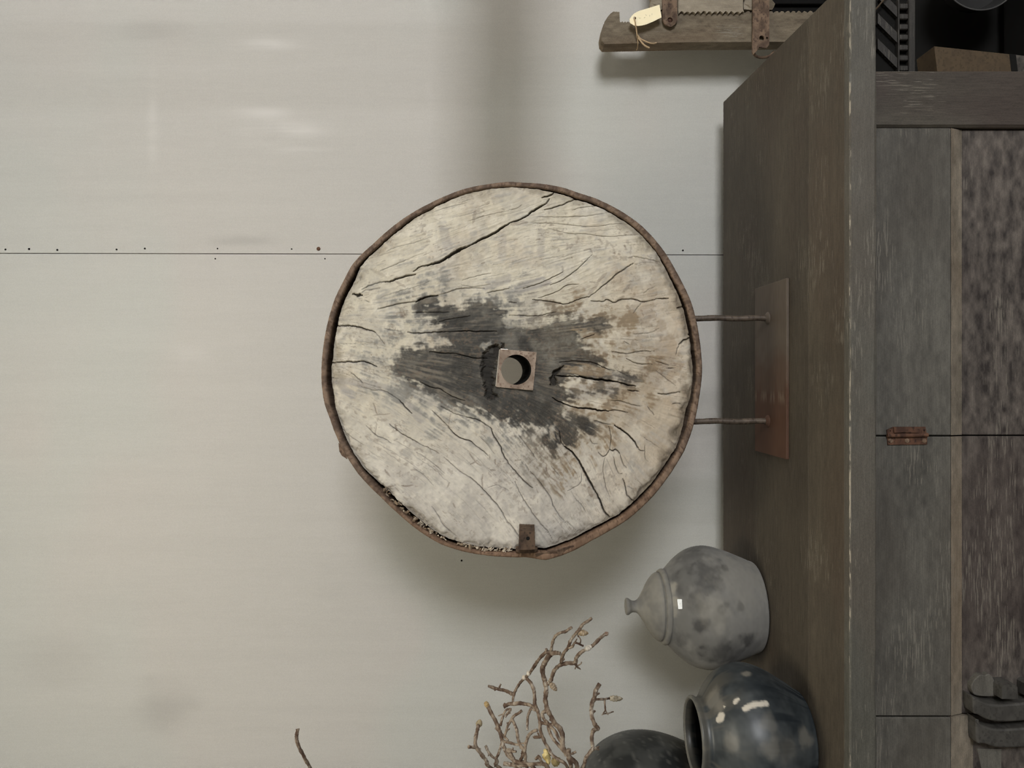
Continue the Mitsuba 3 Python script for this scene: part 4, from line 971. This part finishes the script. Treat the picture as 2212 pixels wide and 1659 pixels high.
idx = np.arange(len(v)) // 300; c[idx > int(len(v) / 300 * .68)] *= .35
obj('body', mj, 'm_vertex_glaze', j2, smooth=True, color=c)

# large dark vase that holds the branches
J3 = (X(1799, 1.30), 1.30)
p3 = [(0, .0005), (.08, .0005), (.092, .002), (.1, .02), (.128, .08), (.152, .14), (.160, .185), (.156, .225), (.141, .26), (.115, .286), (.092, .303), (.083, .315), (.082, .325), (.087, .334), (.086, .34), (.08, .342), (.075, .335), (.074, .318), (.085, .3), (.12, .27), (.14, .22), (.14, .17), (.1, .05), (0, .015)]
j3 = thing('round_vase', 'large dark round shouldered vase with dried branches in it', 'vase')
mj = jar_mesh(p3, *J3, 220, 240, seed=9); v = mj.vertices
c = nmix(lin(36, 38, 38), lin(62, 63, 61), ss(.38, .62, nf(v, 24, 4, 41)))
c = nmix(c, lin(94, 93, 88), .6 * ss(.58, .74, nf(v * (1, 1, 3), 90, 4, 43)))
c = c * (.8 + .4 * nf(v, 170, 3, 44))[:, None]
obj('body', mj, 'm_vertex_glaze', j3, smooth=True, color=c)

# ------------------------------------------------------------------ dried branches
kb_ = 500 / 2212
DU = lambda u, v: 1.25 + .035 * np.sin(u / 55.0 + 1) + .025 * np.cos(v / 47.0) + .05 * ss(1640, 1790, v)
BRANCHES = [  # (radius px, [(x, y) in the enlarged view])
 (5.2, [(1180, 1540), (1090, 1420), (1045, 1330), (1040, 1210), (950, 1090), (900, 980), (880, 900), (885, 800), (870, 720), (850, 620), (875, 530), (930, 450), (1000, 440)]),
 (4.2, [(880, 760), (930, 700), (960, 620), (1010, 570), (1080, 545), (1150, 540), (1170, 490), (1220, 440), (1290, 400), (1340, 360), (1400, 310), (1465, 255)]),
 (3.6, [(1030, 540), (1050, 460), (1090, 400), (1120, 330), (1155, 280), (1200, 220), (1240, 170), (1320, 115)]),
 (3.4, [(930, 470), (935, 400), (960, 310), (1000, 260), (1070, 235), (1130, 200)]), (2.4, [(1130, 390), (1160, 350), (1240, 375)]), (2.0, [(1150, 540), (1165, 560), (1190, 590)]),
 (3.6, [(1020, 450), (900, 440), (850, 470), (800, 530), (760, 590), (730, 640), (690, 680), (640, 720), (600, 780), (575, 840), (565, 910)]),
 (4.0, [(570, 850), (540, 830), (480, 800), (420, 785), (330, 760)]), (4.4, [(480, 960), (540, 930), (650, 930), (740, 945), (790, 985)]), (2.4, [(480, 930), (500, 945), (485, 970)]), (3.0, [(885, 410), (890, 440)]),
 (3.8, [(690, 680), (740, 740), (770, 820), (780, 920), (800, 1000), (820, 1080), (830, 1180), (860, 1280), (890, 1340), (960, 1440), (1090, 1540)]),
 (3.4, [(800, 1180), (750, 1200), (710, 1250), (685, 1320), (680, 1380), (650, 1440), (640, 1540)]), (2.8, [(745, 970), (710, 1060), (700, 1180)]),
 (4.4, [(310, 930), (350, 1000), (400, 1100), (440, 1180), (460, 1260), (480, 1350), (520, 1420), (600, 1480), (760, 1540)]), (3.0, [(650, 1000), (570, 1060), (520, 1140), (490, 1240)]), (3.4, [(560, 1080), (600, 1180), (620, 1290), (680, 1400), (700, 1540)]),
 (4.0, [(240, 1130), (225, 1200), (210, 1330), (270, 1420), (320, 1490), (350, 1540)]), (3.4, [(140, 1340), (210, 1350)]), (3.0, [(305, 1335), (340, 1400), (400, 1450), (440, 1370), (465, 1290)]), (3.6, [(400, 1450), (415, 1490), (430, 1540)]),
 (2.8, [(450, 1140), (470, 1060), (500, 990), (550, 980)]), (3.0, [(400, 1160), (440, 1200), (520, 1280)]), (2.6, [(490, 1060), (520, 1010), (545, 990)]),
 (4.4, [(1240, 1540), (1265, 1450), (1310, 1380), (1330, 1350), (1320, 1250), (1340, 1190), (1380, 1165), (1340, 1120), (1320, 1030), (1325, 930), (1345, 880), (1360, 810), (1400, 735)]), (3.0, [(1310, 1380), (1350, 1360), (1385, 1368)]),
 (2.6, [(1345, 885), (1420, 885), (1490, 880)]), (2.2, [(1440, 890), (1448, 950), (1450, 990)]), (1.2, [(1450, 990), (1480, 1040)]), (2.6, [(1170, 1390), (1120, 1410), (1060, 1425)]),
 (3.6, [(900, 985), (850, 1020), (870, 1090), (920, 1140), (980, 1220), (1040, 1300)]), (3.4, [(900, 1150), (930, 1230), (1000, 1330), (1080, 1420)]), (3.2, [(480, 1290), (560, 1310), (650, 1335)]), (3.4, [(490, 1370), (600, 1390)]), (3.6, [(540, 1400), (580, 1470), (600, 1540)]),
 (3.4, [(820, 1100), (900, 1120), (960, 1130)]), (3.2, [(770, 1245), (850, 1245)]), (3.6, [(1080, 1420), (1130, 1480), (1180, 1540)]), (4.2, [(1100, 1360), (1100, 1450), (1120, 1540)]), (4.2, [(480, 1500), (600, 1520), (760, 1510), (900, 1540)]), (3.2, [(790, 1460), (820, 1440), (850, 1500), (880, 1540)]),
]
br = thing('dried_branch', 'tangle of pale brown dried twigs with buds, leaning out of the vase', 'branch')
br2 = thing('dried_branch', 'thin lone brown dried twig standing against the wall, far apart from the tangle', 'branch')


def twig(pix, r, name, parent, seed, root=True, scale=1.0):
    n = max(16, int(len(pix) * 9))
    c = cat_rom(pix, n)
    j = np.stack([meshkit.fbm(np.stack([c[:, 0] * .05, c[:, 1] * .05, np.full(len(c), seed * 2.7 + s)], 1), 3) - .5 for s in (0, 30)], 1)
    c = c + j * 5
    d = DU(c[:, 0], c[:, 1])
    p = np.stack([X(c[:, 1], d), d, Z(c[:, 0], d)], 1)
    nz = meshkit.fbm(np.stack([np.arange(len(c)) * .55, np.full(len(c), seed * 5.3), np.zeros(len(c))], 1), 3)
    rad_ = r * .93 * (1.26 / F) * (.72 + .62 * nz) * np.linspace(1.08, .85, len(c))
    sides = 9
    m = tube(p, rad_, sides)
    t = meshkit.fbm(m.vertices * 150, 3, 3); k = meshkit.noise(m.vertices * 90, 7)
    t2 = meshkit.fbm(m.vertices * 420, 3, 9)
    col_ = nmix(lin(94, 76, 62), lin(146, 132, 115), ss(.40, .62, t * .6 + t2 * .4)); col_ = nmix(col_, lin(186, 177, 162), .7 * ss(.68, .80, k) * ss(.4, .6, t2)); col_ = nmix(col_, lin(66, 48, 39), .7 * ss(.40, .26, k))
    obj(name, m, 'm_vertex_matte', parent, smooth=50, color=col_)


mouth = [(1222, 1775), (1238, 1800), (1300, 1802)]
for i, (r, pts) in enumerate(BRANCHES):
    pix = np.asarray(pts, float) * kb_ + (980, 1310)
    lowest = max(pix[0][1], pix[-1][1])
    if lowest > 1655:
        if pix[0][1] > pix[-1][1]: pix = pix[::-1]
        end = pix[-1]
        pix = np.vstack([pix, [[end[0] * .5 + 1222 * .5 + (i % 3 - 1) * 8, 1718 + (i % 4) * 4], [1216 + (i % 5) * 4, 1775 + (i % 3) * 5], [1240 + (i % 4) * 5, 1796 + (i % 3) * 6], [1300, 1797 + (i % 4) * 4]]])
    twig(pix, r, 'twig', br, i)
lone = np.array([(642, 1576), (641, 1588), (640.5, 1599), (647, 1615), (655, 1631), (670, 1659), (700, 1715), (790, 1800), (960, 1850), (1150, 1862), (1235, 1852), (1290, 1840)])
twig(lone, 3.8, 'twig', br2, 90)


rs_ = np.random.default_rng(12)
for i in range(46):                                # short spurs on the twigs
    r, pts = BRANCHES[rs_.integers(len(BRANCHES))]
    pix = cat_rom(np.asarray(pts, float) * kb_ + (980, 1310), 40)
    q_ = pix[rs_.integers(2, len(pix) - 2)]
    if q_[1] > 1650: continue
    a_, ln_ = rs_.uniform(0, 6.283), rs_.uniform(5, 15)
    d_ = np.array([math.cos(a_), math.sin(a_)])
    twig([q_, q_ + d_ * ln_ * .55 + rs_.normal(size=2) * 1.2, q_ + d_ * ln_], max(1.5, r * .55), 'spur', br, 200 + i)


def bud(cu, cv, lu, lw, ang, name, parent, c0, c1, seed):
    m = trimesh.creation.icosphere(3, 1.0)
    vv = m.vertices.copy(); tt = vv[:, 0]
    vv[:, 1:] *= (1 - .25 * tt)[:, None] * (1 + .12 * np.sin(tt * 14))[:, None]
    d = float(DU(cu, cv)); s = d / F
    a = math.radians(ang)
    pu_ = vv[:, 0] * lu * math.cos(a) - vv[:, 1] * lw * math.sin(a); pv_ = vv[:, 0] * lu * math.sin(a) + vv[:, 1] * lw * math.cos(a)
    V = np.stack([X(cv, d) - pv_ * s, d + vv[:, 2] * lw * s, Z(cu, d) - pu_ * s], 1)
    t = meshkit.fbm(V * 200, 3, seed)
    obj(name, trimesh.Trimesh(V, m.faces, process=False), 'm_vertex_matte', parent, smooth=True, color=nmix(lin(*c0), lin(*c1), ss(.35, .65, t)))


z2 = lambda x, y: (x * kb_ + 980, y * kb_ + 1310)
for x, y, lu, lw, a, c0, c1 in ((1235, 252, 12, 6.5, 5, (138, 118, 92), (176, 158, 132)), (1550, 880, 15, 6, 2, (122, 112, 92), (172, 162, 142)), (955, 770, 11, 6, 50, (138, 122, 102), (170, 154, 132)), (245, 1115, 8, 6.5, -70, (132, 122, 96), (160, 146, 118)), (320, 945, 9, 5, 60, (150, 126, 88), (176, 152, 110)),
        (1290, 395, 10, 5.5, -25, (170, 164, 150), (204, 196, 182)), (1460, 260, 5, 4.5, -40, (120, 92, 76), (176, 160, 142)), (980, 1480, 11, 9, -35, (116, 104, 70), (140, 124, 86)), (1120, 385, 7, 4, -20, (150, 132, 112), (180, 164, 142)), (720, 640, 5, 5, 0, (196, 184, 166), (216, 208, 192)), (680, 680, 6, 5, 20, (190, 178, 160), (212, 202, 186))):
    bud(*z2(x, y), lu, lw, a, 'bud', br, c0, c1, 5)
# the curled yellow leaf
lf = []
for i in range(15):
    t = i / 14
    w = 9 * math.sin(math.pi * min(1, .12 + t * .9)) ** .7
    cu, cv = 1179 + 5 * t + 1.5 * math.sin(t * 9), 1618 + 34 * t
    for j in range(7):
        s = j / 6 * 2 - 1
        u, v_ = cu + s * w * (1 + .15 * math.sin(t * 23 + j)), cv + 2 * math.sin(j * 2 + t * 8)
        lf.append(P(u, v_, 1.215 + .006 * s * s + .002 * math.sin(t * 12)))
lfm = trimesh.Trimesh(lf, [f for i in range(14) for j in range(6) for f in ((i * 7 + j, i * 7 + j + 1, i * 7 + j + 8), (i * 7 + j, i * 7 + j + 8, i * 7 + j + 7))], process=False)
lfb = lfm.copy(); lfb.vertices = lfb.vertices + (0, .0006, 0)
obj('leaf', trimesh.util.concatenate([lfm, trimesh.Trimesh(lfb.vertices, lfb.faces[:, ::-1], process=False)]), 'm_vertex_matte', br, smooth=True, label='curled yellow leaf',
    color=nmix(lin(186, 164, 104), lin(214, 196, 140), ss(.35, .6, np.tile(meshkit.fbm(np.array(lf) * 160, 3), 2))))

# ------------------------------------------------------------------ old frame on the wall, with its tag
DS = 1.462
saw = thing('saw_frame', 'old notched wooden frame with rusty iron straps hanging on the wall', 'frame')


def notched(u0, u1, v, step, dep, seed):
    out, u, r_ = [], u0, np.random.default_rng(seed)
    while u < u1:
        out += [(u, v + r_.uniform(-.4, .4)), (u + step * .45, v - dep * r_.uniform(.7, 1)), (u + step * .8, v - dep * r_.uniform(.5, .9))]
        u += step
    return out


body = [(1300, 88), (1298.5, 75), (1302, 57), (1307, 45), (1313, 36), (1319, 29), (1325, 25), (1338, 26), (1339, 46)] + notched(1341, 1398, 49, 6, 3, 1) + [(1404, 40), (1410, 27)] + notched(1412, 1815, 28, 12.3, 5.0, 2) + [(1818, 27), (1818, 89), (1700, 90), (1500, 91), (1400, 93), (1306, 95)]
obj('beam', pprism(body, DS, .036), 'm_saw', saw)
mir = [(u, -176 - v) for u, v in body][::-1]
obj('beam', pprism(mir, DS, .036), 'm_saw', saw)
zig = [(u_, v_) for u_, v_ in notched(1466, 1604, 29.5, 12, 6, 5)]
obj('pale_board', pprism([(1465, -180)] + [(1465, 22)] + zig + [(1605, 20), (1605, -180)], DS - .006, .012), 'm_pale', saw, label='pale board between the straps')
for u0, u1, z_ in ((1404, 1431, 1), (1606, 1625.5, 2)):
    obj('carved_strip', pprism([(u0, -170)] + [(u0 + (k % 2) * 3, -165 + k * 11) for k in range(17)] + [(u0 + 1, 20), (u1, 21), (u1, -170)], DS - .002, .012), 'm_pale', saw)
    for k in range(3):
        c = P((u0 + u1) / 2, 12 - k * 22, DS - .002)
        obj('notch_ridge', hull([c + np.array(q) * .0085 for q in ((-.9, 0, -.8), (-.5, 0, -1), (.9, 0, .7), (.5, 0, 1), (0, -.35, 0), (-.9, .3, -.8), (.9, .3, .7))]), 'm_pale', saw)
obj('carved_strip', pprism([(1660, -170), (1669, -170)] + [q for k in range(9) for q in ((1668, -160 + k * 20), (1674.5, -152 + k * 20), (1672, -145 + k * 20))] + [(1668, 21), (1660, 21)], DS - .003, .012), 'm_saw', saw)
obj('strap', pprism([(1431, -230), (1461.5, -230), (1462, -60), (1463, 30), (1463.5, 44), (1458, 53), (1449, 58.5), (1440, 55), (1434, 50), (1431, 40)], DS - .0095, .0035, [(1447.5, 43, 5.5)]), 'm_rust', saw, label='rusty iron strap with a rounded end')
for (u, v) in ((1447.5, 43),):
    cpt = P(u, v, DS - .0095)
    obj('rivet', lathe([(.0046, -.004), (.0044, .0), (.003, .0012), (.0002, .0014)], 0, 0, 0, 16).apply_transform([[1, 0, 0, cpt[0]], [0, 0, -1, cpt[1] + .003], [0, 1, 0, cpt[2]], [0, 0, 0, 1]]), 'm_rust_red', saw, smooth=40)
obj('strap', pprism([(1627, -230), (1660, -230), (1662, -60), (1662, 60), (1662, 86), (1661.5, 97), (1656, 103.5), (1648, 103), (1640, 101), (1637, 108), (1633, 112), (1627, 118), (1625, 112), (1626, 60)], DS - .0095, .0035, [(1645.5, 82, 5.5), (1657, 82, 2.5)]), 'm_rust', saw, label='rusty iron strap with a curled end')
obj('hook', tube(cat_rom([P(u, v, d) for u, v, d in ((1629, 104, DS - .008), (1628, 114, DS - .004), (1633, 121, DS + .004), (1645, 124.5, DS + .012), (1661, 121.5, DS + .02), (1672, 112, DS + .026))], 24), .0026, 10), 'm_rust', saw, smooth=40)
for u in (1380, 1700):
    obj('peg', tube([P(u, 33, DS + .02), [X(33, DS), WALL - .0005, Z(u, DS)]], .006, 14), 'm_saw', saw, smooth=40)
tag = thing('price_tag', 'cream paper price tag tied with string to the notched frame', 'tag')
DT = 1.443
scene['m_tag'] = prin(lin(250, 236, 198), 0.8)
scene['m_string'] = prin(lin(172, 148, 116), 0.9)
tp = [(1360, 41), (1361, 49.7), (1370, 55.2), (1378, 56), (1387, 55), (1396, 52.7), (1412, 46), (1429, 37.5), (1427, 24), (1424.6, 10), (1404, 16.5), (1383.5, 22.5), (1375, 26), (1369, 30), (1365, 34)]
pk_ = obj('paper', pprism(tp, DT, .0007, [(1371, 39, 3.2)]), 'm_tag', tag)
scene['m_pencil'] = prin(lin(186, 176, 142), 0.8)
for pts in ([(1379, 38), (1382, 40), (1384, 38)], [(1391, 38.5), (1394, 37)], [(1394, 31.5), (1396.5, 34)], [(1403, 36), (1404, 32)], [(1408, 29), (1408, 33)]):
    obj('mark', tube([P(u, v, DT - .0001) for u, v in pts], .00035, 5), 'm_pencil', pk_)
for pts, r in (([(1371, 38, DT + .001), (1370, 40, DT - .0012), (1372, 46, DT - .0018), (1373, 54, DT - .0016), (1374.5, 62, DT + .002), (1376, 75, DT + .006), (1376.7, 82, DT + .012)], .0013), ([(1376.5, 80, DS - .002), (1378, 93, DS - .0012), (1377, 104, DS + .012), (1375, 108, DS + .02)], .0009),
               ([(1376, 80, DS - .003), (1382, 86, DS - .004), (1388, 93.5, DS - .006), (1394, 99, DS - .008), (1403, 103.5, DS - .008)], .0016), ([(1377, 76, DS - .003), (1384, 84, DS - .004), (1392, 88, DS - .006), (1404, 93, DS - .008), (1412, 94, DS - .006), (1418, 92.5, DS - .002)], .0013)):
    obj('string', tube(cat_rom([P(*q) for q in pts], 30), r, 8), 'm_string', tag, smooth=40)

# ------------------------------------------------------------------ dark corner right of the cabinet
dkp = thing('dark_board', 'tall dark board standing against the wall behind the notched frame', 'board')
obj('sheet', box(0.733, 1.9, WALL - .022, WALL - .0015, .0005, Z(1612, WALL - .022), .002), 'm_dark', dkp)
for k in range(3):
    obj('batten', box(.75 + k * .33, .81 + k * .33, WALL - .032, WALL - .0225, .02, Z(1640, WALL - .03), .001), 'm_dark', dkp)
chest = thing('dark_chest', 'added black chest shape that darkens the corner right of the cabinet, behind the tan box', 'chest')  # added dark mass, put here so the corner goes near black
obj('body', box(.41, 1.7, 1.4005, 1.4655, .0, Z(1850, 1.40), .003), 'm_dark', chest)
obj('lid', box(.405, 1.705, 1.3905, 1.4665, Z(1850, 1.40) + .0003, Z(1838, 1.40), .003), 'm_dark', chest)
# box on a dark stool
DBX = 1.20
stool = thing('stool', 'dark low wooden stool right of the cabinet, under the tan box', 'stool')
zs = Z(2330, DBX)
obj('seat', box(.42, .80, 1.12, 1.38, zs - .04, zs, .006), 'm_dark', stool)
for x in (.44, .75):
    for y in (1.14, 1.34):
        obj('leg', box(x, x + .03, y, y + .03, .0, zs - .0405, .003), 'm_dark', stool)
bx = thing('storage_box', 'tan box with a black band, in the dark beside the cabinet', 'box')
scene['m_tan'] = prin(mikit.proc(rust_fn((68, 54, 36), (75, 60, 40), (62, 49, 32))), 0.8)
scene['m_stone'] = prin(mikit.proc(rust_fn((60, 55, 50), (82, 76, 69), (46, 41, 36))), 0.8)
bw = .052


def boxpart(u0, u1, m, grow, **kw):
    """A slice of the tilted box between two pixel heights along its side."""
    z0_, z1_ = Z(u1, DBX), Z(u0, DBX)
    xr_ = lambda z: X(100, DBX) - (Z(2018, DBX) - z) * .105
    # the box leans a little: its right side runs from v = 100 at the top to v = 118
    pts = []
    for z, du in ((z0_, 0), (z1_, 0)):
        for dx in (0, -2 * bw):
            for y in (0, .05):
                pts.append([xr_(z) + dx + (grow if dx == 0 else -grow), DBX + y + (-grow if y == 0 else grow), z - dx * 0 + (.12 * (dx) if True else 0)])
    return obj(kw.pop('name'), hull(pts), m, bx, **kw)


boxpart(2018, 2180, 'm_tan', 0, name='lid', label='tan upper part')
boxpart(2180, 2194, 'm_dark', .0004, name='band', label='black band')
boxpart(2194, 2318, 'm_stone', 0, name='body', label='mottled pale lower part')
# bowl on the stool's far side: near black, with a dull grey rim
bowl = thing('dark_basin', 'dark round basin with a thin grey rim, in the shade right of the cabinet', 'basin')
scene['m_frame_dull'] = prin(lin(66, 65, 63), 0.6)
scene['m_basin'] = prin(lin(20, 19, 18), 0.8)
cb_ = P(2118, -62, 1.30); rbw = 84 * 1.30 / F
bm_ = lathe([(.0002, .0), (rbw * .5, .004), (rbw * .85, .02), (rbw, .05), (rbw * .97, .05), (rbw * .8, .024), (.0002, .008)], 0, 0, 0, 64)
bm_.vertices = np.stack([bm_.vertices[:, 0], -bm_.vertices[:, 2], bm_.vertices[:, 1]], 1) + cb_ + (0, .05, 0)
obj('bowl', bm_, 'm_basin', bowl, smooth=40)
an = np.linspace(0, 2 * np.pi, 65)
obj('rim', tube(np.stack([cb_[0] + rbw * np.cos(an), np.full(65, cb_[1]), cb_[2] + rbw * np.sin(an)], 1), .0012, 8, False), 'm_frame_dull', bowl, smooth=40)
obj('hook', tube([cb_ + (0, .045, 0), [cb_[0], 1.3897, cb_[2]]], .006, 10), 'm_dark', bowl)
# pale reed stuck between cabinet top and bracket
reed = thing('reed', 'thin pale reed poking out under the end of the cabinet top', 'reed')
obj('stem', tube([P(1888, 24, DB0 - .006), P(1898, 13, DB0 - .0065), P(1912, -4, DB0 - .007), P(1935, -30, DB0 - .006)], .0011, 8), 'm_tan', reed, smooth=40)
